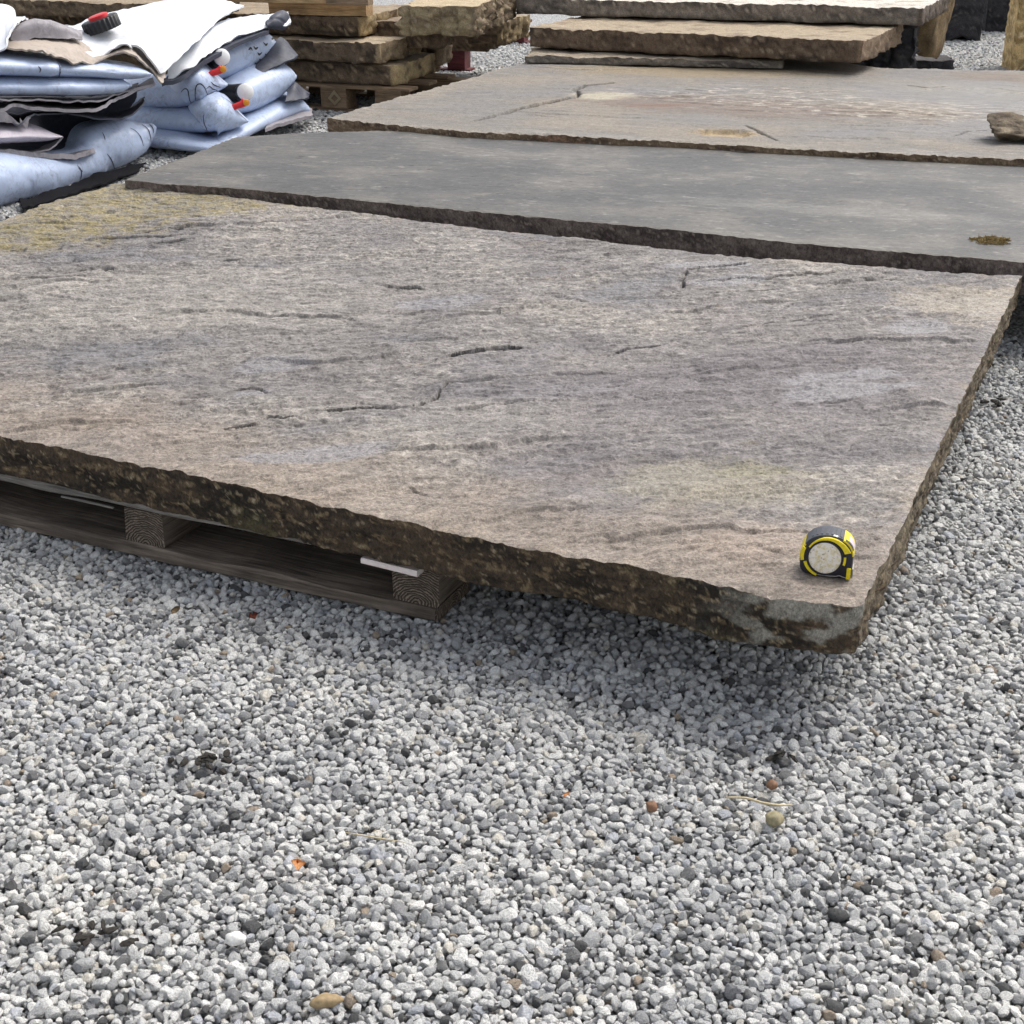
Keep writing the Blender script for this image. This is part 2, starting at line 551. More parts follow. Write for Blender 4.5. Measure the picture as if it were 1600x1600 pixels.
CLEFTS1 = [  # line, depth, width, lift of the flake beyond it
    ([(706, 564), (725, 560), (745, 558), (775, 553), (817, 550)], 0.020, 0.0060, 0.006),
    ([(604, 447), (625, 450), (645, 449), (662, 449)], 0.010, 0.0045, 0.005),
    ([(495, 646), (540, 642), (575, 638), (605, 636)], 0.010, 0.0038, 0.003),
    ([(645, 638), (668, 628), (683, 620), (686, 611), (700, 600)], 0.011, 0.0042, 0.004),
    ([(412, 657), (420, 652), (434, 653), (442, 657), (460, 657)], 0.010, 0.0038, 0.003),
    ([(376, 608), (394, 606), (408, 610), (422, 618)], 0.008, 0.004, 0.004),
    ([(1048, 461), (1055, 455), (1068, 449), (1066, 440), (1072, 432), (1074, 428)], 0.012, 0.0045, -0.006),
    ([(1074, 428), (1100, 420), (1130, 414), (1166, 410)], 0.009, 0.0040, 0.004),
    ([(1095, 442), (1130, 441), (1160, 437), (1200, 438), (1225, 434)], 0.008, 0.0040, 0.004),
    ([(1225, 434), (1260, 429), (1290, 431), (1330, 424)], 0.006, 0.0036, 0.002),
    ([(1110, 462), (1150, 459), (1208, 454)], 0.007, 0.0036, 0.002),
    ([(1290, 448), (1340, 440), (1420, 433)], 0.005, 0.0036, 0.002),
    ([(1160, 516), (1200, 506), (1240, 498), (1300, 492)], 0.006, 0.0038, 0.002),
    ([(1195, 512), (1260, 506), (1335, 499)], 0.004, 0.0034, 0.0015),
    ([(1265, 541), (1340, 536), (1385, 528), (1440, 522)], 0.004, 0.0036, 0.002),
    ([(1250, 601), (1300, 592), (1345, 588)], 0.006, 0.0045, -0.004),
    ([(1262, 628), (1330, 625), (1380, 617), (1430, 613)], 0.004, 0.0038, 0.002),
    ([(150, 376), (200, 373), (240, 370), (270, 369), (303, 364)], 0.006, 0.0050, 0.004),
    ([(225, 361), (262, 357), (300, 354)], 0.008, 0.005, 0.003),
    ([(285, 339), (300, 338), (312, 340)], 0.010, 0.006, 0.003),
    ([(348, 408), (380, 407)], 0.010, 0.0045, 0.002),
    ([(160, 422), (176, 421)], 0.012, 0.007, 0.003),
    ([(245, 380), (300, 376)], 0.006, 0.005, 0.004),
    ([(700, 600), (760, 596), (820, 590), (900, 583), (950, 580)], 0.004, 0.0045, 0.003),
    ([(560, 632), (640, 640), (700, 640), (800, 628), (880, 622)], 0.004, 0.0045, 0.003),
    ([(960, 549), (1000, 542), (1030, 540)], 0.010, 0.0042, 0.002),
    ([(350, 668), (390, 666), (400, 665)], 0.009, 0.0040, 0.002),
    ([(1195, 861), (1215, 866), (1232, 869)], 0.007, 0.0030, 0.002),
    ([(855, 905), (900, 900), (960, 905)], 0.000, 0.003, 0.0),
    ([(400, 640), (430, 660), (520, 690)], 0.000, 0.005, 0.0015),
    ([(640, 756), (660, 768), (668, 770)], 0.005, 0.004, 0.002),
]
CLEFTS1 = [([at(x, y, Z1) for x, y in L], d, wd, s) for L, d, wd, s in CLEFTS1]


def rot2(X, Y, a):
    c, s = math.cos(a), math.sin(a)
    return c * X + s * Y, -s * X + c * Y


TAPE = at(1288, 900, Z1)
ANGF = math.atan2(*(at(1350, 940, Z1) - at(0, 680, Z1)).yx)


def plates(xr, yr):
    """thin plates of the bedding: levels of two noise fields"""
    q1 = fbm(xr * 2.6 + 11, yr * 6.5, 6, 0.52); q2 = fbm(xr * 9 + 5, yr * 21 + 2, 5, 0.55)
    return ((q1, (-0.62, -0.38, -0.16, 0.04, 0.22, 0.42, 0.62), 0.0032), (q2, (-0.45, -0.12, 0.2, 0.5), 0.0016))


def relief1(X, Y, dist):
    xr, yr = rot2(X, Y, math.radians(13))
    h = 0.0035 * fbm(X * 2.2, Y * 2.2, 3) + 0.0022 * fbm(xr * 7, yr * 11, 4)
    # bedding laminae broken away in steps that face the viewer
    for fr, amp, wob, sx, thr, off in ((5.0, 0.0095, 1.3, 1.0, 0.0, 0), (13.0, 0.0042, 1.5, 1.6, 0.10, 50), (30.0, 0.0016, 1.6, 3.5, 0.0, 90)):
        t = yr * fr + wob * fbm(xr * sx + off, yr * fr * 0.35, 4, 0.55)
        fq = t - np.floor(t)
        saw = (1 - fq) * sstep(0.0, 0.0045 * fr, fq)
        cell = perlin2(np.floor(t) * 7.7 + off, xr * sx * 1.4)
        h = h + amp * saw * sstep(thr, thr + 0.45, cell + 0.3 * fbm(xr * sx + off, yr * 3 + 5, 3))
    for q, ths, amp in plates(xr, yr):
        for t in ths: h = h + amp * (sstep(t, t + 0.03, q) - 0.5)
    # pits and scaling
    pit = fbm(xr * 34 + 3, yr * 44, 4, 0.62)
    h = h - 0.0026 * sstep(0.28, 0.62, pit) + 0.0010 * fbm(xr * 70, yr * 80 + 9, 3, 0.6)
    far = sstep(-0.2, -1.6, X)                          # the left part is dimpled
    d2 = fbm(xr * 13 + 21, yr * 24 + 4, 3)
    h = h - far * 0.0075 * sstep(0.22, 0.6, d2)
    jx = 0.004 * fbm(X * 30, Y * 30, 3); jy = 0.004 * fbm(X * 30 + 9, Y * 30 + 5, 3)
    for L, dep, wd, st in CLEFTS1:
        xs = [p[0] for p in L]; ys = [p[1] for p in L]
        m = (X > min(xs) - 0.2) & (X < max(xs) + 0.2) & (Y > min(ys) - 0.2) & (Y < max(ys) + 0.2)
        if not m.any(): continue
        d, sd = seg_dist(X[m] + jx[m], Y[m] + jy[m], L)
        if dep < 0.009: h[m] += -1.1 * dep * sstep(wd * 1.0, wd * 0.4, d) + 1.6 * st * (sd > 0) * np.exp(-d / 0.10)
        else: h[m] += -2.4 * dep * sstep(wd * 0.85, wd * 0.5, d) + 1.8 * st * (sd > 0) * np.exp(-d / 0.06)
    flat = sstep(0.25, 0.7, blob(X, Y, (TAPE.x, TAPE.y + 0.02), 0.085, 0.085))     # the tape sits on an even spot
    return h * (1 - flat) * (0.3 + 0.7 * sstep(0.0, 0.07, dist))


def color1(X, Y, dist):
    xr, yr = rot2(X, Y, math.radians(13))
    col = A4((0.240, 0.224, 0.216), X.shape)
    n1 = fbm(xr * 1.6, yr * 2.4, 4); n2 = fbm(xr * 2.1 + 30, yr * 3.5 + 8, 5); n3 = fbm(xr * 14 + 4, yr * 20, 5, 0.65)
    n4 = fbm(xr * 44 + 14, yr * 54, 4, 0.7)
    n5 = fbm(xr * 3.2 + 70, yr * 7 + 8, 5)
    put(col, (0.178, 0.172, 0.180), sstep(0.0, 0.5, n2) * 0.9)          # blue grey laminae
    put(col, (0.295, 0.268, 0.240), sstep(0.05, 0.6, n1) * 0.75)           # warm
    put(col, (0.40, 0.366, 0.325), sstep(0.08, 0.45, n3) * sstep(-0.5, 0.4, n1 - 0.4 * n2) * 0.75)          # pale scaling
    put(col, (0.48, 0.445, 0.400), sstep(0.15, 0.45, n4) * sstep(-0.4, 0.5, n1 - 0.5 * n2) * 0.75)
    put(col, (0.115, 0.102, 0.098), sstep(0.12, 0.45, n4 * -1) * 0.75)
    put(col, (0.215, 0.195, 0.195), sstep(0.15, 0.6, n5) * 0.6)
    stain = blob(X, Y, at(1080, 640, Z1), 0.55, 0.42, 0.3) + 0.8 * blob(X, Y, at(690, 470, Z1), 0.35, 0.25, 0.2) + 0.7 * blob(X, Y, at(470, 590, Z1), 0.3, 0.22, 0.2) + 0.6 * blob(X, Y, at(1330, 560, Z1), 0.4, 0.2, 0.3)
    put(col, (0.160, 0.146, 0.154), sstep(0.3, 0.9, stain + 0.5 * n2 + 0.15 * n3) * 0.6)     # dark purple grey staining
    band = np.clip(1 - ((X - FR1.x) * -math.sin(ANGF) + (Y - FR1.y) * math.cos(ANGF)) / 0.55, 0, 1)
    put(col, (0.305, 0.252, 0.205), sstep(0.0, 0.9, band + 0.35 * n5 - 0.1) * 0.75)                        # tan brown towards the near edge
    pv = blob(X, Y, at(1230, 600, Z1), 0.85, 0.55, 0.5)
    put(col, (0.205, 0.184, 0.190), sstep(0.25, 0.9, pv + 0.4 * n2) * 0.6)
    pl = blob(X, Y, at(250, 470, Z1), 0.9, 0.5, 0.1) + 0.7 * blob(X, Y, at(700, 660, Z1), 0.5, 0.25, 0.2)
    put(col, (0.36, 0.335, 0.305), sstep(0.3, 0.9, pl + 0.35 * n5) * 0.55)
    for (q, ths, amp), w_, sd_ in zip(plates(xr, yr), (0.55, 0.45), (0, 5)):
        lev = sum(sstep(t, t + 0.03, q) for t in ths)
        tone = np.interp(lev, np.arange(8), np.array([0.82, 1.14, 0.92, 1.10, 0.84, 1.18, 0.96, 1.12]) if not sd_ else np.array([0.8, 1.08, 0.9, 1.16, 1.22, 1, 1, 1]))
        col[..., :3] *= (1 + (tone - 1) * w_ * 1.3)[..., None]
    lich = sstep(0.25, 0.75, blob(X, Y, at(40, 350, Z1), 0.62, 0.42, 0.9) + blob(X, Y, at(200, 310, Z1), 0.55, 0.22, -0.35) + 0.35 * n3 + 0.35 * n5)
    put(col, (0.31, 0.255, 0.105), lich * (0.22 + 0.55 * sstep(-0.35, 0.45, n3 + 0.5 * n4)))
    g1 = sstep(0.3, 0.8, blob(X, Y, at(1110, 755, Z1), 0.24, 0.15, 0.1) + 0.35 * n3)
    put(col, (0.40, 0.365, 0.27), g1 * 0.5)
    g2 = sstep(0.3, 0.8, blob(X, Y, at(1180, 735, Z1), 0.10, 0.07) + 0.3 * n3)
    put(col, (0.27, 0.25, 0.13), g2 * 0.35)
    g3 = sstep(0.35, 0.8, blob(X, Y, at(1500, 470, Z1), 0.24, 0.22, 0.6) + 0.3 * n3)
    put(col, (0.43, 0.375, 0.295), g3 * 0.55)
    g4 = sstep(0.35, 0.8, blob(X, Y, at(1180, 850, Z1), 0.16, 0.10, 0.1) + 0.4 * n3)
    put(col, (0.42, 0.34, 0.28), g4 * 0.5)
    # open clefts painted near-black: their deep shade, with dark soil
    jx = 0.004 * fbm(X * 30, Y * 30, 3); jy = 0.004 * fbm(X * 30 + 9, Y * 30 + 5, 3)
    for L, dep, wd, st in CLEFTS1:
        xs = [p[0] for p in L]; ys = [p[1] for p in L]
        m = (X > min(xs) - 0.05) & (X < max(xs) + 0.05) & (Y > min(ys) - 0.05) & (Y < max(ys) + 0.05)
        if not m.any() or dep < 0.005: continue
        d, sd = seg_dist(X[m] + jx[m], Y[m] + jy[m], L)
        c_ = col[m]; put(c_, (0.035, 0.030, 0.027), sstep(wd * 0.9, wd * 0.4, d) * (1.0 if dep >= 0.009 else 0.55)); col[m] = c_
    # rust brown arris at the near edge
    e = np.exp(-dist / 0.04) * sstep(-0.2, 0.5, n3 + 0.6 * n1)
    put(col, (0.34, 0.275, 0.21), e * 0.55)
    # wet, smooth laminae, with their pale sky sheen put into the colour
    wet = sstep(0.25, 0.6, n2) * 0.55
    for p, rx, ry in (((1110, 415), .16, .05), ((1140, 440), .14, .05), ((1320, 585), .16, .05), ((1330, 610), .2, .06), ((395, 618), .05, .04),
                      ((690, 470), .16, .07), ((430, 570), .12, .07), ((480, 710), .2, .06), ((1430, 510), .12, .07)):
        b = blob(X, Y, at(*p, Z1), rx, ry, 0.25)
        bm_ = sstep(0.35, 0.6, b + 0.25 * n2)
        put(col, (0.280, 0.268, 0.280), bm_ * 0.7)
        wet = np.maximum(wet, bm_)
    col[..., :3] = col[..., :3] * np.array([0.855, 0.848, 0.838])
    col[..., 3] = np.clip(wet * 1.1 + 0.25 + 0.2 * n1, 0, 1)
    return col


def side_rust(dark, mid, light, moss, pale, sc_=1.0):
    def fn(s, z, fr, base):
        col = A4(mid, s.shape)
        a = fbm(s * 5 * sc_, z * 14, 4); b = fbm(s * 22 * sc_ + 9, z * 40, 5, 0.7); c = fbm(s * 45 * sc_, z * 80 + 4, 4, 0.7)
        d = fbm(s * 2.2 + 30, z * 6 + 7, 3)
        put(col, dark, sstep(-0.15, 0.35, a + 0.5 * b))
        put(col, light, sstep(0.06, 0.40, b + 0.6 * c - 0.06) * 0.85)
        put(col, moss, sstep(0.2, 0.6, d + 0.4 * b) * 0.7)
        put(col, pale, sstep(0.35, 0.62, c + 0.35 * a) * 0.75)
        put(col, dark, sstep(0.15, 0.45, -c + 0.4 * a) * 0.8)
        col[..., 3] = 0.1
        return col
    return fn


base_side1 = side_rust((0.022, 0.017, 0.012), (0.070, 0.049, 0.032), (0.195, 0.142, 0.080), (0.085, 0.078, 0.038), (0.33, 0.27, 0.18))
corner1 = np.array([FR1.x, FR1.y])


def side1(s, z, fr, base):
    col = base_side1(s, z, fr, base)
    # bare grey face beside the near corner, tan flank along the right
    d = np.hypot(base[:, 0] - corner1[0], base[:, 1] - corner1[1])
    onfront = (base[:, 1] < corner1[1] + (corner1[0] - base[:, 0]) * 0.9 + 0.01)
    n = fbm(s * 14, z * 30 + 2, 5)
    put(col, (0.28, 0.265, 0.225), sstep(0.30, 0.12, d) * onfront * sstep(-0.1, 0.25, n + 0.30 - 0.5 * fr))
    put(col, (0.25, 0.205, 0.14), (~onfront) * 0.5 * sstep(-0.5, 0.3, n))
    return col


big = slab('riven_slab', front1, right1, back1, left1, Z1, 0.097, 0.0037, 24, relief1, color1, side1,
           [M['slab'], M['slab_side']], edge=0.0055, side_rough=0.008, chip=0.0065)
tag(big, 'big rough mauve-grey stone slab nearest the camera, overhanging a wooden pallet', 'stone slab', 'large stone slabs lying in a row')

# ---- slab 2: the smooth grey one
Z2 = 0.272
P2 = lambda L: [at(x, y, Z2) for x, y in L]
e2 = at(1600, 410, Z2); dfr = (e2 - at(1000, 355, Z2)).normalized()
b2 = at(1600, 246, Z2)
FR2 = e2 + dfr * 0.75; BR2 = b2 + dfr * 0.75
front2 = P2([(194, 281), (255, 287), (350, 292), (500, 306), (700, 326), (850, 340), (1000, 354), (1200, 375), (1400, 393), (1600, 410)]) + [FR2]
back2 = P2([(366, 214), (470, 207), (620, 204), (750, 207), (900, 214), (1100, 225), (1300, 234), (1600, 246)]) + [BR2]
left2 = P2([(194, 281), (260, 256), (320, 233), (366, 214)])
right2 = [FR2, BR2]


def relief2(X, Y, dist):
    xr, yr = rot2(X, Y, -0.35)
    return 0.0022 * fbm(X * 2.5 + 4, Y * 2.5, 3) + 0.0011 * fbm(xr * 8, yr * 22, 4) - 0.0025 * sstep(0.5, 0.8, fbm(X * 20, Y * 30 + 8, 3))


def color2(X, Y, dist):
    xr, yr = rot2(X, Y, -0.38)
    col = A4((0.098, 0.094, 0.088), X.shape)
    n1 = fbm(X * 2 + 8, Y * 2.6, 4); n2 = fbm(xr * 8, yr * 30 + 3, 6, 0.72); n3 = fbm(X * 34, Y * 44, 4, 0.75)
    put(col, (0.150, 0.137, 0.118), sstep(0.0, 0.5, n1 + 0.3 * n3) * 0.85)
    put(col, (0.082, 0.082, 0.082), sstep(0.0, 0.5, -n1 + 0.3 * n3) * 0.85)
    put(col, (0.20, 0.18, 0.15), sstep(0.25, 0.6, fbm(X * 7 + 3, Y * 9 + 1, 5, 0.65)) * 0.5)
    put(col, (0.300, 0.285, 0.260), sstep(0.30, 0.62, n2 + 0.15 * n1 + 0.15 * n3) * 0.75)      # pale scuffs
    put(col, (0.33, 0.31, 0.28), sstep(0.45, 0.7, n3) * 0.5)
    st = sstep(0.3, 0.8, blob(X, Y, at(1330, 330, Z2), 0.9, 0.10, -0.33) + 0.5 * n2)
    put(col, (0.27, 0.26, 0.235), st * 0.25)
    put(col, (0.07, 0.065, 0.06), sstep(0.5, 0.75, fbm(X * 9 + 3, Y * 14, 4)) * 0.6)
    e = np.exp(-dist / 0.03)
    put(col, (0.17, 0.15, 0.12), e * 0.5)
    col[..., :3] *= 0.82
    col[..., 3] = np.clip(0.55 + 0.35 * n1, 0, 1)
    return col


side2 = side_rust((0.075, 0.058, 0.052), (0.15, 0.118, 0.104), (0.23, 0.19, 0.165), (0.11, 0.09, 0.07), (0.26, 0.21, 0.18), 1.6)
s2 = slab('grey_slab', front2, right2, back2, left2, Z2, 0.11, 0.008, 14, relief2, color2, side2,
          [M['slab_sawn'], M['slab_side']], edge=0.004, side_rough=0.005, chip=0.005, seed=11)
tag(s2, 'smooth dark grey stone slab lying between the two rough brown-grey slabs', 'stone slab', 'large stone slabs lying in a row')

# ---- slab 3: cracked slab at the back
Z3 = 0.30
P3 = lambda L: [at(x, y, Z3) for x, y in L]
e3 = at(1600, 249, Z3); d3 = (e3 - at(1100, 226, Z3)).normalized()
FR3 = e3 + d3 * 0.6; BR3 = at(1600, 111, Z3) + d3 * 0.6
front3 = P3([(511, 184), (560, 188), (640, 196), (720, 204), (800, 208), (900, 213), (1000, 218), (1090, 222), (1200, 229), (1400, 239), (1600, 249)]) + [FR3]
back3 = P3([(838, 92), (900, 90), (960, 88), (1130, 86), (1290, 91), (1345, 101), (1400, 106), (1600, 111)]) + [BR3]
left3 = P3([(511, 184), (600, 158), (700, 131), (780, 108), (838, 92)])
CL3 = [([(742, 190), (780, 180), (820, 168), (868, 158), (898, 153), (905, 146), (897, 141), (912, 135), (958, 130)], 0.030, 0.020, 0.006),
       ([(1165, 196), (1185, 206), (1215, 221)], 0.012, 0.010, 0.0),
       ([(960, 95), (962, 99)], 0.01, 0.01, 0.0),
       ([(1490, 213), (1510, 206), (1540, 203)], 0.008, 0.008, 0.002),
       ([(1418, 133), (1450, 137), (1480, 135)], 0.010, 0.010, 0.003)]
CL3 = [([at(x, y, Z3) for x, y in L], d, wd, s) for L, d, wd, s in CL3]
hollow = at(1132, 208, Z3)


def relief3(X, Y, dist):
    xr, yr = rot2(X, Y, -0.30)
    h = 0.004 * fbm(X * 1.6 + 3, Y * 1.6, 3) + 0.003 * fbm(xr * 4, yr * 10, 4)
    t = yr * 7 + 1.2 * fbm(xr * 1.5, yr * 3, 4); fq = t - np.floor(t)
    h = h + 0.006 * (1 - fq) * sstep(0, 0.08, fq) * sstep(0.0, 0.5, fbm(xr * 1.2 + 9, yr * 2.2, 3))
    hb = blob(X, Y, hollow, 0.17, 0.11, -0.3) + 0.25 * fbm(X * 12, Y * 20, 3)
    h = h - 0.022 * sstep(0.45, 0.7, hb)
    for L, dep, wd, st in CL3:
        d, sd = seg_dist(X, Y, L)
        h = h - 1.6 * dep * sstep(wd, wd * 0.5, d) + st * (sd > 0) * np.exp(-d / 0.08)
    return h


def color3(X, Y, dist):
    xr, yr = rot2(X, Y, -0.30)
    col = A4((0.212, 0.192, 0.170), X.shape)
    n1 = fbm(X * 1.5 + 2, Y * 1.8, 4); n2 = fbm(xr * 3, yr * 16 + 3, 5, 0.65); n3 = fbm(xr * 10, yr * 26 + 7, 5, 0.7)
    put(col, (0.185, 0.178, 0.176), sstep(0.0, 0.5, n1) * 0.8)
    put(col, (0.30, 0.255, 0.20), sstep(0.0, 0.5, -n1) * 0.6)
    put(col, (0.38, 0.34, 0.29), sstep(0.2, 0.6, n2) * 0.5)
    pale = blob(X, Y, at(945, 150, Z3), 0.20, 0.16, -0.2)
    put(col, (0.42, 0.37, 0.28), sstep(0.3, 0.75, pale + 0.25 * n2))
    ochre = blob(X, Y, at(1080, 112, Z3), 0.9, 0.30, -0.15)
    put(col, (0.28, 0.215, 0.125), sstep(0.25, 0.8, ochre + 0.4 * n2) * 0.75)
    flake = np.maximum(blob(X, Y, at(1180, 152, Z3), 0.75, 0.42, -0.2), blob(X, Y, at(1420, 172, Z3), 0.8, 0.40, -0.2))
    fm = sstep(0.2, 0.8, flake + 0.35 * n2)
    rust = blob(X, Y, at(1060, 160, Z3), 0.45, 0.22, -0.1) + blob(X, Y, at(1250, 175, Z3), 0.6, 0.25, -0.2) + 0.7 * blob(X, Y, at(1560, 120, Z3), 0.5, 0.3, -0.1)
    put(col, (0.140, 0.088, 0.055), sstep(0.22, 0.85, rust + 0.6 * n2) * 0.75)
    col[..., 3] = sstep(0.3, 0.9, rust + 0.4 * n2) * 0.7
    put(col, (0.52, 0.46, 0.38), fm * sstep(0.08, 0.45, n3) * 0.9)
    put(col, (0.13, 0.095, 0.075), fm * sstep(0.1, 0.4, -n3) * 0.85)
    br = blob(X, Y, at(1035, 165, Z3), 0.20, 0.05, 0.1)
    put(col, (0.17, 0.085, 0.045), sstep(0.3, 0.7, br + 0.5 * n3) * 0.9)
    hb = blob(X, Y, hollow, 0.18, 0.12, -0.3) + 0.2 * n2
    put(col, (0.42, 0.31, 0.17), sstep(0.4, 0.7, hb) * 0.85)
    put(col, (0.40, 0.35, 0.28), np.exp(-dist / 0.03) * 0.5)
    for L, dep, wd, st in CL3:
        d, sd = seg_dist(X, Y, L)
        put(col, (0.05, 0.042, 0.034), sstep(wd, wd * 0.5, d) * 0.9)  # shade and dirt of the cracks put into the colour
    col[..., :3] *= 0.88
    wet = blob(X, Y, at(1520, 150, Z3), 0.45, 0.55, 0.9)
    col[..., 3] = np.clip(np.maximum(col[..., 3], 0.30 + 0.3 * n1) + wet * 0.9, 0, 1)
    return col


side3 = side_rust((0.10, 0.066, 0.045), (0.21, 0.145, 0.092), (0.36, 0.27, 0.175), (0.24, 0.13, 0.075), (0.44, 0.36, 0.26))
s3 = slab('cracked_slab', front3, [FR3, BR3], back3, left3, Z3, 0.085, 0.009, 12, relief3, color3, side3,
          [M['slab'], M['slab_side']], edge=0.008, side_rough=0.009, chip=0.010, seed=23)
tag(s3, 'rough stone slab with long crack and pale flaking patches, behind the smooth grey slab', 'stone slab', 'large stone slabs lying in a row')


# ------------------------------------------------------------------ rough blocks of the stacks behind
def block(name, label, fr, br, z, thick, length, pal, cat='stone slab', group=None, ang=-20, res=0.018, rough=0.022, seed=0.0, topc=None, endlit=None, edge=0.025, fl=None, tilt=0.0):
    """fr: front right top corner in the survey, br: back right one, or a depth in metres"""
    d = Vector((math.cos(math.radians(ang)), math.sin(math.radians(ang)), 0))
    FR = at(*fr, z) if len(fr) == 2 else Vector(fr)
    if isinstance(br, (int, float)):
        BR = FR + Vector((-d.y, d.x, 0)) * br
        if fl: d = (FR - at(*fl, z)).normalized(); length = (FR - at(*fl, z)).length
    else: BR = at(*br, z)
    FL, BL = FR - d * length, BR - d * length
    dep_ = (BR - FR).length; inw = Vector((-d.y, d.x, 0))
    zt = (lambda X, Y: -tilt * np.clip(1 - ((X - FR.x) * inw.x + (Y - FR.y) * inw.y) / dep_, 0, 1.2)) if tilt else None
    dark, mid, light, pale = pal
    sd = side_rust(dark, mid, light, mid, pale, 0.7)

    def rel(X, Y, dist):
        return 0.010 * fbm(X * 4 + seed, Y * 4, 4) + 0.004 * fbm(X * 18 + seed, Y * 18, 3)

    def colr(X, Y, dist):
        c = A4(topc or light, X.shape)
        n = fbm(X * 5 + seed, Y * 9, 5, 0.6); m = fbm(X * 20 + seed, Y * 30, 4, 0.65)
        put(c, mid, sstep(0.05, 0.6, n) * 0.7); put(c, pale, sstep(0.15, 0.6, m) * 0.6)
        c[..., 3] = 0.15
        return c
    cn = np.array([FR.x, FR.y]); ed = np.array([BR.x - FR.x, BR.y - FR.y]); eL = np.linalg.norm(ed); ed = ed / eL

    def sidec(s, z_, fr_, base):
        c = sd(s + seed, z_, fr_, base)
        if endlit is not None:
            rel_ = base - cn
            along = rel_ @ ed
            off = np.abs(rel_[:, 0] * ed[1] - rel_[:, 1] * ed[0])
            m = (off < 0.03) & (along > -0.01)
            n = fbm(s * 9 + seed, z_ * 14, 4)
            put(c, endlit, m * sstep(-0.7, 0.2, n) * 0.8)  # light and shade of the end face put into its colour
        return c
    o = slab(name, [FL, FR], [FR, BR], [BL, BR], [FL, BL], z, thick, res, max(4, int(thick / res)), rel, colr, sidec,
             [M['block'], M['block']], edge=edge * 0.55, side_rough=rough, chip=0.009, seed=seed, ztilt=zt)
    return tag(o, label, cat, group)


BROWN = ((0.055, 0.038, 0.026), (0.16, 0.115, 0.075), (0.29, 0.215, 0.135), (0.40, 0.31, 0.195))
TANP = ((0.20, 0.15, 0.09), (0.38, 0.30, 0.18), (0.50, 0.40, 0.26), (0.56, 0.47, 0.33))
GREYP = ((0.09, 0.078, 0.068), (0.21, 0.18, 0.15), (0.34, 0.29, 0.235), (0.46, 0.40, 0.33))
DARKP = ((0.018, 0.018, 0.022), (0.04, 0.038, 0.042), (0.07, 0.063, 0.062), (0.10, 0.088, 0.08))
REDB = ((0.060, 0.042, 0.030), (0.150, 0.105, 0.072), (0.27, 0.20, 0.135), (0.38, 0.30, 0.20))
OCH = (0.62, 0.47, 0.25)  # tan ochre raised to paint the sunlit slab end brighter
GL = 'rough slabs stacked behind the tanks'
block('stone_slab', 'brown slab with a square tan end, lowest in the stack behind the plastic tanks', (616, 103), (687, 80), 0.28, 0.118, 2.3, BROWN, group=GL, seed=3, topc=(0.34, 0.265, 0.17), endlit=OCH, rough=0.014)
block('stone_slab', 'brown slab with broken pointed end, second up in the stack behind the tanks', (594, 68), (658, 52), 0.415, 0.115, 2.3, BROWN, group=GL, seed=5, topc=(0.42, 0.34, 0.24), endlit=(0.40, 0.30, 0.18), edge=0.04, rough=0.024)
block('stone_slab', 'brown slab with the timber planks lying on it in the stack behind the tanks', (564, 27), (643, 8), 0.545, 0.112, 2.8, BROWN, group=GL, seed=8, topc=(0.30, 0.235, 0.165), endlit=(0.42, 0.32, 0.17), edge=0.035)
block('stone_slab', 'broad dark brown slab lying on the stack behind the capped white sheet', (330, 9), (372, -8), 0.65, 0.09, 1.8, BROWN, group=GL, seed=9, topc=(0.30, 0.235, 0.165), edge=0.03)

GM = 'rough slabs piled on the red pallets'
block('stone_slab', 'big pale tan rough slab on top of the pile with the red pallet', (742, 2), (806, -16), 0.64, 0.17, 0.45, TANP, group=GM, ang=-8, seed=13, topc=(0.46, 0.37, 0.24), endlit=(0.17, 0.125, 0.085), rough=0.05, edge=0.06, tilt=0.03)
block('stone_slab', 'short dark slab end under the pale tan rough slab', (696, 36), (712, 26), 0.50, 0.15, 0.55, BROWN, group=GM, ang=-12, seed=17, topc=(0.24, 0.18, 0.13))
block('stone_slab', 'small rounded brown slab end resting above the dark red pallet', (690, 70), (708, 62), 0.33, 0.13, 0.5, BROWN, group=GM, ang=-14, seed=19, topc=(0.34, 0.27, 0.19), endlit=(0.30, 0.23, 0.15), edge=0.04)
block('stone_slab', 'narrow slab end with tan broken face between the two stone stacks', (784, 33), (828, 22), 0.42, 0.15, 0.25, BROWN, group=GM, ang=-10, seed=29, topc=(0.32, 0.25, 0.17), endlit=(0.42, 0.32, 0.18), edge=0.04, rough=0.03)
block('stone_slab', 'dark brown slab in shadow beneath the narrow tan-faced slab', (760, 44), (800, 34), 0.36, 0.15, 0.35, BROWN, group=GM, ang=-10, seed=31)

GR = 'long slabs stacked on the cracked slab'
block('stone_slab', 'thin brown slab at the bottom of the stack on the cracked slab, almost hidden', (1225, 95), 1.1, 0.352, 0.045, 1, GREYP, group=GR, ang=-8, seed=37, topc=(0.33, 0.27, 0.2), edge=0.03, fl=(822, 86), rough=0.012)
block('stone_slab', 'long brown slab with a flat tan top between the thin and the chalky slab', (1350, 64), 1.1, 0.485, 0.118, 2.32, REDB, group=GR, fl=(828, 42), ang=-25.2, seed=41, topc=(0.36, 0.29, 0.205), endlit=(0.28, 0.20, 0.13), edge=0.02, rough=0.016)
block('stone_slab', 'long grey-brown slab with whitish chalky top edge, topmost on the cracked slab', (1442, 12), 1.1, 0.60, 0.10, 2.75, GREYP, group=GR, fl=(808, -4), ang=-24.0, seed=43, topc=(0.62, 0.57, 0.50), endlit=(0.10, 0.072, 0.055), edge=0.014, rough=0.014)

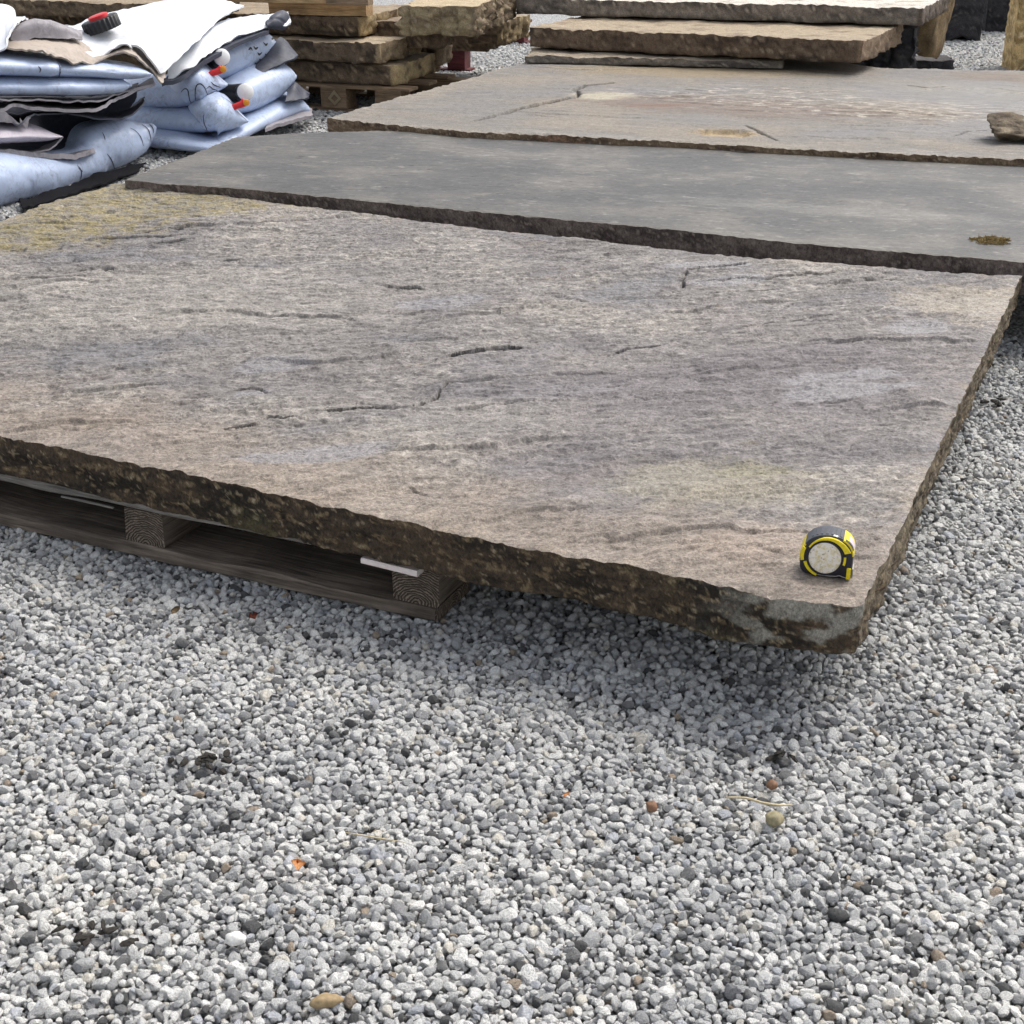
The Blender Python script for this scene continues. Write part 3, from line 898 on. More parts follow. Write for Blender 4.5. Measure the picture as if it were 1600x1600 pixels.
# right background
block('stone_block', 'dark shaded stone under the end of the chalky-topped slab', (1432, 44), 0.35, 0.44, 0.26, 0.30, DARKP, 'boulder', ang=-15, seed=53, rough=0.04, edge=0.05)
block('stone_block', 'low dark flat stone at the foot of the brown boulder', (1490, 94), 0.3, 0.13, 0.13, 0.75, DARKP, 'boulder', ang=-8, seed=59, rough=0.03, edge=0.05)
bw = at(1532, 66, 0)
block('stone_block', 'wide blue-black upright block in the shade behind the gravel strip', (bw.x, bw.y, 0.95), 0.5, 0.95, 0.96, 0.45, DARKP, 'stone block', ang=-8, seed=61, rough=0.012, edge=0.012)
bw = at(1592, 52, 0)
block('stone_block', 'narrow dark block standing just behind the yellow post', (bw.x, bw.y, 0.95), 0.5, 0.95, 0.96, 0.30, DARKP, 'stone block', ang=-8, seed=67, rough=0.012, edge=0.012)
YEL = ((0.30, 0.20, 0.085), (0.66, 0.47, 0.22), (0.74, 0.56, 0.30), (0.80, 0.64, 0.39))
pw = at(1577, 113, 0)
pdv = Vector((math.cos(math.radians(-6)), math.sin(math.radians(-6)), 0))
pw = pw + pdv * 0.40
gp = block('gate_post', 'yellow sandstone post with dark pits standing on the gravel', (pw.x, pw.y, 1.15), 0.3, 1.15, 1.17, 0.40, YEL, 'stone post', ang=-6, seed=71, res=0.02, rough=0.010, edge=0.010)

# loose stone lying on the cracked slab
def boulder(name, pts_fn, mat, n=4, seed=0, base=(0.15, 0.135, 0.10), dk=(0.07, 0.06, 0.05), lt=(0.28, 0.25, 0.18)):
    bm = bmesh.new()
    bmesh.ops.create_icosphere(bm, subdivisions=n, radius=1)
    rs = random.Random(seed)
    planes = [(Vector((rs.gauss(0, 1), rs.gauss(0, 1), rs.gauss(0, 1))).normalized(), rs.uniform(0.5, 0.95)) for _ in range(11)]
    for v in bm.verts:
        d = v.co.normalized()
        k = 1.25
        for nrm, o in planes:
            q = d.dot(nrm)
            if q > 0.05: k = min(k, o / q)
        k += 0.09 * mnoise.fractal(d * 2.6 + Vector((seed, 0, 0)), 0.7, 2.1, 6)
        v.co = pts_fn(d * k)
    for f in bm.faces: f.smooth = True
    me = bpy.data.meshes.new(name)
    bm.to_mesh(me); bm.free()
    a = me.color_attributes.new('tone', 'FLOAT_COLOR', 'POINT')
    X = np.array([v.co[:] for v in me.vertices])
    col = A4(base, (len(X),))
    nn = fbm(X[:, 0] * 14, X[:, 2] * 18 + X[:, 1] * 9, 5, 0.6)
    put(col, dk, sstep(0, 0.5, nn)); put(col, lt, sstep(0.1, 0.5, -nn))
    a.data.foreach_set('color', col.astype(np.float32).ravel())
    return link(name, me, None, [mat])


rb = at(1612, 224, Z3)
o = boulder('loose_rock', lambda p: Vector((p.x * 0.225, p.y * 0.14, max(p.z, -0.6) * 0.062 + 0.036)), M['block'], 5, 12, (0.17, 0.135, 0.095), (0.075, 0.058, 0.042), (0.30, 0.245, 0.17))
o.location = (rb.x - 0.02, rb.y + 0.08, Z3)
tag(o, 'loose olive-grey rock lying on the cracked slab', 'rock')
bb = pt(1463, 88, 9.9)
o = boulder('boulder', lambda p: Vector((p.x * 0.185, p.y * 0.24, p.z * 0.42)), M['block'], 4, 9, (0.20, 0.14, 0.075), (0.10, 0.07, 0.04), (0.28, 0.20, 0.11))
o.location = (bb.x, bb.y + 0.2, bb.z + 0.36); o.rotation_euler = (0, 0.06, 0.3)
tag(o, 'tall rounded brown boulder beside the end of the chalky-topped slab', 'boulder')


# ------------------------------------------------------------------ timber
def beam_mesh(name, L, W, H, seed=0, seg=24, wob=0.004, rnd=0.004):
    """rough plank along x, origin at its centre bottom; end faces get material slot 1"""
    bm = bmesh.new()
    ring = [(-W / 2 + rnd, 0), (W / 2 - rnd, 0), (W / 2, rnd), (W / 2, H - rnd), (W / 2 - rnd, H), (-W / 2 + rnd, H), (-W / 2, H - rnd), (-W / 2, rnd)]
    prev = None
    for i in range(seg + 1):
        x = -L / 2 + L * i / seg
        vsr = []
        for j, (y, z) in enumerate(ring):
            nz_ = mnoise.noise(Vector((x * 6 + seed, j * 2.1, seed))) * wob
            ny_ = mnoise.noise(Vector((x * 6 + seed, j * 2.1 + 50, seed))) * wob
            nx_ = mnoise.noise(Vector((seed, j * 3.1, 9))) * wob if i in (0, seg) else 0
            vsr.append(bm.verts.new((x + nx_, y + ny_, z + nz_)))
        if prev:
            for j in range(8):
                bm.faces.new((prev[j], prev[(j + 1) % 8], vsr[(j + 1) % 8], vsr[j]))
        else:
            bm.faces.new(vsr).material_index = 1
        prev = vsr
    bm.faces.new(prev[::-1]).material_index = 1
    bmesh.ops.recalc_face_normals(bm, faces=bm.faces[:])
    me = bpy.data.meshes.new(name)
    bm.to_mesh(me); bm.free()
    return me


def beam(name, parent, loc, rz, L, W, H, mats, seed=0, rx=0, ry=0, wob=0.004, label=None):
    o = link(name, beam_mesh(name, L, W, H, seed, max(4, int(L / 0.04)), wob), parent, mats)
    if len(mats) == 1:
        for p in o.data.polygons: p.material_index = 0
    o.location = loc
    o.rotation_euler = (rx, ry, rz)
    if label: o['label'] = label
    return o


# pallet under the big slab; local x runs along the slab's front edge (towards the right), y goes in under the slab
ANG1 = math.atan2(*(at(1350, 940, Z1) - at(0, 680, Z1)).yx)
pr = at(682, 981, 0.0)
pal = thing('wooden_pallet', 'weathered wooden pallet carrying the front slab, its open side facing the gravel', 'pallet', (pr.x, pr.y, 0.0), ANG1)
W_OLD = [M['wood_old'], M['wood_end']]
for yy, sd_ in ((0.075, 1), (0.50, 2), (0.93, 3)):
    beam('bottom_board', pal, (-0.70, yy, 0.010), 0, 1.40, 0.15, 0.030, W_OLD, sd_, wob=0.006)
for xx, sd_ in ((-0.046, 4), (-0.694, 5), (-1.342, 6)):
    beam('stringer', pal, (xx, 0.505, 0.041), math.pi / 2, 1.0, 0.10, 0.080, W_OLD, sd_, wob=0.006)
for k in range(6):
    beam('deck_board', pal, (-0.70, 0.07 + k * 0.175, 0.1225), 0, 1.42, 0.14, 0.015, [M['wood_deck'], M['wood_deck']], 10 + k, wob=0.005)
spl = link('splinter', beam_mesh('splinter', 0.13, 0.006, 0.0025, 3, 10, 0.003, 0.0007), pal, [M['wood_deck']])
spl.location = (-0.83, -0.004, 0.117); spl.rotation_euler = (0, 0.05, 0.06)

# white packing strip between deck and slab
fa = at(568, 880, 0.135); fb = at(668, 893, 0.135)
strip = link('packing_strip', beam_mesh('packing_strip', 0.122, 0.03, 0.012, 5, 8, 0.002, 0.002), None, [M['foam']])
dv = Vector((math.cos(ANG1), math.sin(ANG1), 0)); nv_ = Vector((dv.y, -dv.x, 0))
mp_ = (FR1 - dv * 0.893) + nv_ * 0.006
strip.location = (mp_.x, mp_.y, 0.1225)
strip.rotation_euler = (0, 0.03, ANG1)
for p in strip.data.polygons: p.material_index = 0
tag(strip, 'white packing strip showing between the pallet deck and the front slab', 'packing strip')

# pallet of the left stack, planks on its top
bp = at(520, 176, 0.0)
lp = thing('wooden_pallet', 'brown block pallet under the slab stack behind the tanks', 'pallet', (bp.x, bp.y, 0), math.radians(-20))
for i, xx in enumerate((-0.85, -0.42, 0.0, 0.36)):
    beam('pallet_block', lp, (xx, 0.09, 0.02), 0, 0.17, 0.14, 0.13, [M['wood_brown'], M['wood_brown']], 20 + i)
beam('bottom_board', lp, (-0.25, 0.09, 0.0), 0, 1.5, 0.12, 0.02, [M['wood_brown'], M['wood_brown']], 27)
beam('bottom_board', lp, (-0.25, 0.7, 0.0), 0, 1.5, 0.12, 0.02, [M['wood_brown'], M['wood_brown']], 28)
for i, xx in enumerate((-0.85, -0.42, 0.0, 0.36)):
    beam('pallet_block', lp, (xx + 0.1, 0.70, 0.02), 0, 0.34, 0.14, 0.12, [M['wood_brown'], M['wood_brown']], 60 + i)
for i in range(3):
    beam('deck_board', lp, (-0.25, 0.09 + 0.30 * i, 0.141), 0, 1.5, 0.14, 0.018, [M['wood_brown'], M['wood_brown']], 66 + i)
bm = bmesh.new()
dq = [bm.verts.new(p) for p in ((-0.045, 0, 0.065), (0.0, 0, 0.022), (0.045, 0, 0.065), (0.0, 0, 0.115))]
di = [bm.verts.new(p) for p in ((-0.024, 0, 0.066), (0.0, 0, 0.045), (0.024, 0, 0.066), (0.0, 0, 0.088))]
for i in range(4): bm.faces.new((dq[i], dq[(i + 1) % 4], di[(i + 1) % 4], di[i]))
bmesh.ops.solidify(bm, geom=bm.faces[:], thickness=0.004)
me = bpy.data.meshes.new('pale_knot'); bm.to_mesh(me); bm.free()
kn = link('pale_knot', me, lp, [M['straw']]); kn.location = (0.01, 0.012, 0.018); kn.rotation_euler = (0, 0, 0)

for nm, lab, px, py, z, L, W, H, mt, dx in (
        ('timber_plank', 'pale sawn plank lying on top of the stack behind the tanks', 500, 24, 0.55, 0.62, 0.12, 0.075, 'wood_pale', 0.0),
        ('timber_plank', 'orange-brown plank lying on the pale sawn plank', 470, 5, 0.628, 0.75, 0.10, 0.05, 'wood_pale', -0.08),
        ('timber_plank', 'short dark plank crossing over the pale sawn plank end', 545, 8, 0.628, 0.26, 0.09, 0.04, 'wood_brown', 0.0)):
    p = at(px, py, z)
    o = link(nm, beam_mesh(nm, L, W, H, 31, 14, 0.006), None, [M[mt]])
    for f in o.data.polygons: f.material_index = 0
    o.location = (p.x + dx, p.y + 0.05, z); o.rotation_euler = (0, 0, math.radians(-14))
    tag(o, lab, 'plank', 'planks on the stack behind the tanks')

for lab, px, py, n in (('dark red pallet under the middle pile of rough slabs', 722, 114, 2), ('dark red pallet just visible beside the long stacked slabs', 815, 70, 1)):
    p = at(px, py, 0)
    rp = thing('red_pallet', lab, 'pallet', (p.x, p.y, 0), math.radians(-14), 'red pallets under the middle pile')
    for i in range(n + 1):
        beam('pallet_block', rp, (-0.05 - i * 0.3, 0.1, 0.02), 0, 0.13, 0.16, 0.15, [M['wood_red'], M['wood_red']], 40 + i)
    beam('bottom_board', rp, (-0.2, 0.1, 0.0), 0, 0.5, 0.14, 0.02, [M['wood_red'], M['wood_red']], 44)
    beam('deck_board', rp, (-0.2, 0.1, 0.171), 0, 0.5, 0.14, 0.02, [M['wood_red'], M['wood_red']], 45)


# ------------------------------------------------------------------ flattened plastic tanks
def cr(P, m):
    """Catmull-Rom through tuples, m steps per span"""
    P = np.array(P, dtype=float)
    Q = np.vstack([2 * P[0] - P[1], P, 2 * P[-1] - P[-2]])
    out = []
    for i in range(1, len(Q) - 2):
        a, b, c, d = Q[i - 1:i + 3]
        for k in range(m):
            t = k / m
            out.append(0.5 * ((2 * b) + (-a + c) * t + (2 * a - 5 * b + 4 * c - d) * t * t + (-a + 3 * b - 3 * c + d) * t ** 3))
    out.append(P[-1])
    return np.array(out)


def loft(bm, secs, back=(0.2, 1.0), n=44, m=12, e=2.3, amp=0.006, seed=0.0, mi=0):
    """puffy fold: secs = (px, py, Y, half height px, depth half axis m), Y is the near surface"""
    S = cr(secs, max(m, 8) if amp > 0.003 else 4)
    if amp <= 0.003: n = 20
    bk = Vector((back[0], back[1], 0)).normalized()
    cs, rs = [], []
    for px, py, Y, r, hd in S:
        hd = max(hd, 0.004); r = max(r, 0.6)
        cs.append(pt(px, py, Y) + bk * hd)
        q = ray(px, py)
        rs.append((r * (Y / q.y) / F_PX, hd))
    rings = []
    for i, c in enumerate(cs):
        T = (cs[min(i + 1, len(cs) - 1)] - cs[max(i - 1, 0)]).normalized()
        Vv = bk.cross(T)
        if Vv.z < 0: Vv = -Vv
        if Vv.length < 1e-4: Vv = Vector((0, 0, 1))
        Vv.normalize()
        r, hd = rs[i]
        ring = []
        for j in range(n):
            t = 2 * math.pi * j / n
            cx, sx = math.cos(t), math.sin(t)
            a = math.copysign(abs(cx) ** (2 / e), cx) * hd
            b = math.copysign(abs(sx) ** (2 / e), sx) * r
            p = c + bk * a + Vv * b
            nn = mnoise.noise(p * 7 + Vector((seed, 0, 0))) * amp + mnoise.noise(p * 22 + Vector((seed, 3, 0))) * amp * 0.35
            if amp > 0.003:
                a1 = mnoise.noise(Vector((p.x * 4.5, p.y * 4.5, p.z * 7)) + Vector((seed * 3.1, 7, 0)))
                a2 = mnoise.noise(p * 11 + Vector((seed * 1.7, 0, 4)))
                nn += amp * 0.6 * abs(a1) - amp * 1.1 * math.exp(-(a1 / 0.035) ** 2)
            p += (p - c).normalized() * nn
            ring.append(bm.verts.new(p))
        rings.append(ring)
    fs = []
    for a, b in zip(rings[:-1], rings[1:]):
        for j in range(n):
            fs.append(bm.faces.new((a[j], a[(j + 1) % n], b[(j + 1) % n], b[j])))
    fs.append(bm.faces.new(rings[0][::-1])); fs.append(bm.faces.new(rings[-1]))
    for f in fs: f.smooth = True; f.material_index = mi
    return fs


def sheet(bm, rows, th=0.006, mu=6, mv=6, amp=0.006, seed=0.0, mi=0, edge_wave=0.0):
    """thin crumpled skin through rows of (px, py, Y)"""
    A = [np.array([pt(*p)[:] for p in r]) for r in rows]
    A = [cr(r, mu) for r in A]
    B = np.array(A)
    B = np.array([cr(B[:, j], mv) for j in range(B.shape[1])])          # (u, v, 3)
    nu, nv = B.shape[:2]
    g = []
    for i in range(nu):
        rr = []
        for j in range(nv):
            p = Vector(B[i, j])
            p.z += mnoise.noise(p * 9 + Vector((seed, 0, 0))) * amp + mnoise.noise(p * 30 + Vector((0, seed, 0))) * amp * 0.35
            if j in (0, nv - 1) or i in (0, nu - 1):
                p.x += mnoise.noise(p * 28) * amp; p.z += mnoise.noise(p * 28 + Vector((5, 5, 5))) * amp
            rr.append(bm.verts.new(p))
        g.append(rr)
    fs = [bm.faces.new((g[i][j], g[i + 1][j], g[i + 1][j + 1], g[i][j + 1])) for i in range(nu - 1) for j in range(nv - 1)]
    bmesh.ops.recalc_face_normals(bm, faces=fs)
    r = bmesh.ops.solidify(bm, geom=fs, thickness=th)
    new = [x for x in r['geom'] if isinstance(x, bmesh.types.BMFace)]
    for f in set(fs + new): f.smooth = True; f.material_index = mi
    return fs


def done(bm, name, parent, mats):
    me = bpy.data.meshes.new(name)
    bmesh.ops.recalc_face_normals(bm, faces=bm.faces[:])
    bm.to_mesh(me); bm.free()
    try: me.set_sharp_from_angle(angle=math.radians(50))
    except Exception: pass
    return link(name, me, parent, mats)


def disc(bm, c, axis, r, h, n=28, bev=0.15, ridges=0, mi=0):
    """capped cylinder along axis, optionally fluted round its rim"""
    axis = Vector(axis).normalized()
    q = axis.to_track_quat('Z', 'Y').to_matrix()
    prof = [(0.0, 0.0), (1.0, 0.0), (1.0, 1 - bev * 1.0), (1 - bev, 1.0), (0.0, 1.0)]
    rings = []
    for rr, hh in prof[1:4]:
        ring = []
        for j in range(n):
            t = 2 * math.pi * j / n
            k = rr * r * (1 + (0.07 if ridges and (j * ridges // n) % 2 else 0))
            ring.append(bm.verts.new(Vector(c) + q @ Vector((math.cos(t) * k, math.sin(t) * k, hh * h))))
        rings.append(ring)
    fs = [bm.faces.new(rings[0][::-1]), bm.faces.new(rings[-1])]
    for a, b in zip(rings[:-1], rings[1:]):
        for j in range(n): fs.append(bm.faces.new((a[j], a[(j + 1) % n], b[(j + 1) % n], b[j])))
    for f in fs: f.material_index = mi
    return fs


from mathutils.bvhtree import BVHTree


def marks(name, parent, skin, lines, width, mat):
    """dark lines and pen strokes that follow the skin of a tank, half a millimetre proud of it"""
    me0 = skin.data
    tree = BVHTree.FromPolygons([v.co for v in me0.vertices], [tuple(p.vertices) for p in me0.polygons])
    eye = Vector((0, 0, EYE))
    for L in lines:
        bm = bmesh.new()
        P = cr([(x, y) for x, y in L], 8)
        pts_ = []
        for x, y in P:
            d = ray(x, y).normalized()
            hit, nor, _, _ = tree.ray_cast(eye, d)
            if hit is None: continue
            if nor.dot(d) > 0: nor = -nor
            pts_.append((hit + nor * 0.0015, nor))
        prev = None
        for i in range(len(pts_)):
            c, nor = pts_[i]
            T = pts_[min(i + 1, len(pts_) - 1)][0] - pts_[max(i - 1, 0)][0]
            if T.length < 1e-6 or T.length > 0.15: continue
            S_ = nor.cross(T).normalized() * width * (0.35 + 0.65 * math.sin(math.pi * (i + 0.5) / len(pts_)))
            cur = (bm.verts.new(c + S_), bm.verts.new(c + nor * 0.0006), bm.verts.new(c - S_))
            if prev:
                bm.faces.new((prev[0], cur[0], cur[1], prev[1])); bm.faces.new((prev[1], cur[1], cur[2], prev[2]))
            prev = cur
        if not bm.faces: bm.free(); continue
        me = bpy.data.meshes.new(name); bm.to_mesh(me); bm.free()
        link(name, me, parent, [mat])


GT = 'flattened plastic tanks in two piles'
BK_L = (-0.55, 0.85)      # into the left pile
BK_R = (-0.35, 1.0)


def tank(label, name='plastic_tank', base=(0, 0, 0)):
    return thing(name, label, 'plastic tank', (0, 0, 0), 0, GT)


# --- left pile, bottom tank
t = tank('bulging blue-white plastic tank on the gravel, lowest of the near pile')
bm = bmesh.new()
loft(bm, [(-172, 312, 5.68, 8, .05), (-160, 309, 5.70, 42, .18), (-140, 305, 5.75, 58, .24), (-60, 300, 5.95, 52, .22), (0, 290, 6.1, 45, .20), (50, 284, 6.3, 36, .17), (84, 280, 6.45, 32, .16), (121, 269, 6.65, 26, .16),
          (142, 258, 6.75, 30, .17), (162, 241, 6.85, 40, .18), (185, 234, 6.95, 38, .18), (205, 228, 7.05, 34, .16), (224, 219, 7.15, 27, .13), (236, 207, 7.22, 15, .08), (243, 197, 7.25, 4, .02)],
     BK_L, amp=0.005, seed=1)
sk = done(bm, 'tank_skin', t, [M['tank']])
marks('dark_crease', t, sk, [[(203, 200), (212, 205), (220, 215), (224, 228)], [(221, 194), (231, 202), (235, 214), (236, 222)], [(230, 191), (238, 199), (240, 208)],
                              [(120, 258), (126, 265), (127, 274), (124, 284)], [(122, 262), (129, 268)], [(167, 240), (174, 250), (179, 264), (180, 272)], [(160, 207), (163, 214), (164, 219)]], 0.0028, M['tank_dark'])  # dark lines drawn along the creases
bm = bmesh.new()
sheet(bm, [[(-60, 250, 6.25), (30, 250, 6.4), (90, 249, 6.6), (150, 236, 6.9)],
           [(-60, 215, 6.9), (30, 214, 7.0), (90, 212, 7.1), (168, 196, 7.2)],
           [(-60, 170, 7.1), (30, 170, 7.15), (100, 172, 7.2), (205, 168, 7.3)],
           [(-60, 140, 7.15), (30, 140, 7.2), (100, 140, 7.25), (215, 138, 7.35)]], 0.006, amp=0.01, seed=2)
done(bm, 'inner_wall', t, [M['tank_dark']])  # interior shade of the hollow put into this wall's dark colour
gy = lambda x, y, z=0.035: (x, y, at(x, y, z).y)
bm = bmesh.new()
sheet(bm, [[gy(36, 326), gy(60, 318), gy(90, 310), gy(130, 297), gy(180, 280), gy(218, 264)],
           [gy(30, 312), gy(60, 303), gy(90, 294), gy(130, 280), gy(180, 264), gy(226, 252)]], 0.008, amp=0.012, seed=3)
done(bm, 'shade_sheet', t, [M['tank_shade']])  # added black sheet that paints the shade between tank and slab
bm = bmesh.new()
sheet(bm, [[(-60, 236, 6.18), (0, 234, 6.28), (40, 236, 6.4), (75, 240, 6.5), (110, 241, 6.62), (146, 232, 6.74)],
           [(-60, 231, 6.4), (0, 231, 6.5), (40, 234, 6.6), (75, 238, 6.7), (110, 238, 6.8), (146, 230, 6.85)]], 0.022, amp=0.008, seed=4)
done(bm, 'cut_lip', t, [M['tank_grime']])

# --- left pile, pointed flap tank
t = tank('mauve-grey folded tank with pointed corner lying in the hollow of the bulging lowest tank')
bm = bmesh.new()
loft(bm, [(-120, 217, 6.0, 22, .3), (-40, 216, 6.15, 21, .28), (0, 215, 6.25, 20, .26), (45, 214, 6.38, 17, .20), (75, 215, 6.48, 10, .10), (98, 214, 6.55, 1.2, .01)], BK_L, e=1.7, amp=0.008, seed=6)
done(bm, 'tank_skin', t, [M['tank_mauve']])
bm = bmesh.new()
sheet(bm, [[(50, 238, 6.45), (75, 233, 6.5), (92, 222, 6.55), (97, 215, 6.56)],
           [(40, 236, 6.75), (65, 230, 6.8), (88, 220, 6.8), (97, 213, 6.7)]], 0.006, amp=0.006, seed=7)
done(bm, 'folded_corner', t, [M['tank_grime']])

# --- left pile, thin crushed sheets
t = tank('crushed grey plastic sheets with wavy cut edges between round folds and pointed flap', 'crushed_tank')
for q, (fr_, bk_, mt) in enumerate((
        ([(-60, 168, 6.2), (0, 170, 6.3), (20, 163, 6.35), (60, 167, 6.45), (110, 170, 6.6), (150, 170, 6.7), (172, 158, 6.8), (205, 142, 6.95), (240, 130, 7.05)],
         [(-60, 160, 6.9), (0, 158, 7.0), (20, 155, 7.05), (60, 158, 7.1), (110, 158, 7.2), (150, 158, 7.3), (172, 150, 7.35), (205, 136, 7.4), (240, 122, 7.4)], 'tank_grime'),
        ([(-60, 180, 6.2), (0, 182, 6.3), (28, 193, 6.35), (48, 180, 6.42), (80, 176, 6.55), (120, 178, 6.7), (165, 186, 6.85), (200, 180, 6.95), (225, 162, 7.05)],
         [(-60, 172, 6.9), (0, 176, 7.0), (28, 178, 7.05), (48, 174, 7.1), (80, 172, 7.2), (120, 172, 7.3), (165, 176, 7.4), (200, 168, 7.4), (225, 152, 7.4)], 'tank_dark'),
        ([(-60, 158, 6.2), (0, 155, 6.3), (60, 155, 6.45), (110, 157, 6.6), (160, 155, 6.75), (190, 145, 6.9), (215, 136, 7.0)],
         [(-60, 152, 6.9), (0, 150, 7.0), (60, 150, 7.1), (110, 150, 7.2), (160, 148, 7.3), (190, 138, 7.3), (215, 130, 7.3)], 'tank_grime'))):
    bm = bmesh.new()
    sheet(bm, [fr_, bk_], 0.014 if q == 0 else 0.007, mu=5, mv=5, amp=0.008, seed=10 + q)
    done(bm, 'crumpled_sheet', t, [M[mt]])
bm = bmesh.new()
sheet(bm, [[(-60, 172, 6.18), (0, 173, 6.28), (12, 178, 6.32), (30, 192, 6.36), (46, 181, 6.42)],
           [(-60, 185, 6.18), (0, 190, 6.28), (12, 192, 6.32), (30, 194, 6.36), (46, 183, 6.42)]], 0.006, mv=4, amp=0.005, seed=15)
done(bm, 'hanging_flap', t, [M['tank_grime']])

# --- left pile, two long round folds
t = tank('pale blue plastic tank fold, lower of two round folds in the near pile')
bm = bmesh.new()
loft(bm, [(-140, 138, 6.1, 18, .30), (-60, 139, 6.2, 18, .30), (0, 139, 6.3, 17.5, .28), (60, 139, 6.45, 17.5, .26), (120, 139, 6.6, 16.5, .22), (165, 138, 6.75, 15.5, .18), (192, 136, 6.85, 12, .12), (206, 134, 6.9, 3, .05)], BK_L, amp=0.006, seed=21)
done(bm, 'tank_skin', t, [M['tank']])
t = tank('pale blue tank fold with dark crease, upper of two round folds in the near pile')
bm = bmesh.new()
loft(bm, [(-140, 100, 6.05, 20, .26), (-60, 102, 6.2, 20, .26), (0, 105, 6.3, 19, .26), (50, 107, 6.42, 18, .25), (88, 109, 6.5, 17, .24), (92, 109.5, 6.53, 14, .22), (97, 110, 6.56, 15.5, .23), (150, 112, 6.7, 14.5, .22), (200, 115, 6.85, 13, .18), (225, 116, 6.95, 10, .14), (238, 117, 7.0, 3, .06)], BK_L, amp=0.006, seed=23, m=6)
sk = done(bm, 'tank_skin', t, [M['tank']])
marks('dark_crease', t, sk, [[(90, 98), (93, 104), (94, 112), (92, 120)], [(60, 104), (63, 108), (62, 113)]], 0.0035, M['tank_dark'])

# --- left pile, crumpled tan tank and white top with the screw cap
t = tank('crumpled tan-stained plastic skin with torn edges under the white sheet', 'crushed_tank')
bm = bmesh.new()
sheet(bm, [[(-60, 80, 6.3), (0, 74, 6.35), (40, 76, 6.42), (80, 84, 6.5), (120, 97, 6.62), (160, 93, 6.8), (200, 82, 6.9), (230, 104, 7.0), (252, 132, 7.05)],
           [(-60, 68, 6.5), (0, 64, 6.55), (40, 60, 6.62), (80, 60, 6.7), (120, 70, 6.8), (160, 84, 6.9), (200, 74, 7.0), (226, 92, 7.1), (258, 120, 7.12)],
           [(-60, 60, 7.0), (0, 56, 7.05), (40, 50, 7.1), (80, 48, 7.2), (120, 54, 7.3), (160, 64, 7.3), (200, 64, 7.3), (235, 80, 7.3), (262, 100, 7.3)]], 0.008, mu=5, mv=5, amp=0.014, seed=31)
done(bm, 'crumpled_sheet', t, [M['tank_tan']])
bm = bmesh.new()
sheet(bm, [[(18, 62, 6.5), (40, 64, 6.55), (70, 58, 6.62), (105, 62, 6.72), (130, 58, 6.85)],
           [(22, 44, 6.55), (42, 34, 6.6), (72, 32, 6.68), (100, 42, 6.75), (128, 52, 6.88)],
           [(30, 42, 6.9), (48, 34, 6.95), (75, 34, 7.0), (100, 42, 7.05), (128, 50, 7.1)]], 0.006, mu=5, mv=5, amp=0.012, seed=33)
done(bm, 'torn_fold', t, [M['tank_grime']])
bm = bmesh.new()
sheet(bm, [[(-60, 82, 6.28), (0, 78, 6.32), (12, 58, 6.38), (24, 34, 6.45)], [(-60, 40, 6.5), (0, 36, 6.55), (12, 32, 6.6), (34, 28, 6.65)], [(-60, 24, 7.1), (0, 24, 7.15), (20, 26, 7.2), (44, 30, 7.2)]], 0.008, amp=0.008, seed=35)
done(bm, 'white_corner', t, [M['tank_top']])
bm = bmesh.new()
c = pt(-2, 26, 6.75); disc(bm, c, (0.1, -0.5, 1), 0.075, 0.022)
disc(bm, c + Vector((0.045, -0.01, -0.06)), (0, 0, 1), 0.006, 0.06, 8)
done(bm, 'cap', t, [M['cap_white']])

t = tank('white plastic sheet carrying the black and red screw cap', 'plastic_tank')
bm = bmesh.new()
sheet(bm, [[(100, 78, 6.78), (128, 84, 6.82), (158, 90, 6.88), (176, 80, 6.93), (200, 70, 6.98), (222, 80, 7.02), (240, 104, 7.05), (250, 116, 7.08)],
           [(95, 58, 6.95), (130, 62, 7.0), (160, 66, 7.05), (185, 62, 7.1), (210, 58, 7.14), (240, 66, 7.18), (262, 82, 7.22), (274, 96, 7.25)],
           [(100, 48, 7.2), (140, 44, 7.25), (180, 42, 7.3), (215, 40, 7.35), (245, 42, 7.4), (275, 50, 7.45), (296, 60, 7.5), (310, 62, 7.55)],
           [(112, 44, 7.45), (150, 34, 7.5), (190, 26, 7.6), (225, 20, 7.7), (260, 18, 7.75), (295, 18, 7.8), (325, 26, 7.85), (345, 30, 7.9)],
           [(120, 42, 7.6), (160, 26, 7.75), (200, 16, 7.9), (240, 8, 8.0), (280, 3, 8.1), (320, 0, 8.15), (355, 4, 8.2), (381, 11, 8.25)]], 0.010, mu=5, mv=6, amp=0.010, seed=41)
done(bm, 'top_sheet', t, [M['tank_top']])
bm = bmesh.new()
sheet(bm, [[(118, 96, 6.72), (140, 98, 6.76), (158, 92, 6.82), (178, 74, 6.9), (196, 70, 6.94), (206, 76, 6.97)],
           [(116, 82, 6.76), (138, 82, 6.8), (156, 80, 6.86), (174, 66, 6.93), (190, 64, 6.97), (202, 70, 7.0)]], 0.006, mu=6, mv=4, amp=0.006, seed=43)
done(bm, 'pleat', t, [M['tank_top']])
cc = pt(162, 47, 7.12)
ax = Vector((-0.30, -0.10, 1.0))
bm = bmesh.new(); disc(bm, cc, ax, 0.084, 0.056, 96, 0.08, 48)
lid = done(bm, 'screw_cap', t, [M['valve_black']])
bm = bmesh.new(); disc(bm, cc + ax.normalized() * 0.056, ax, 0.048, 0.018, 32, 0.2)
done(bm, 'cap_plug', lid, [M['handle_red']])


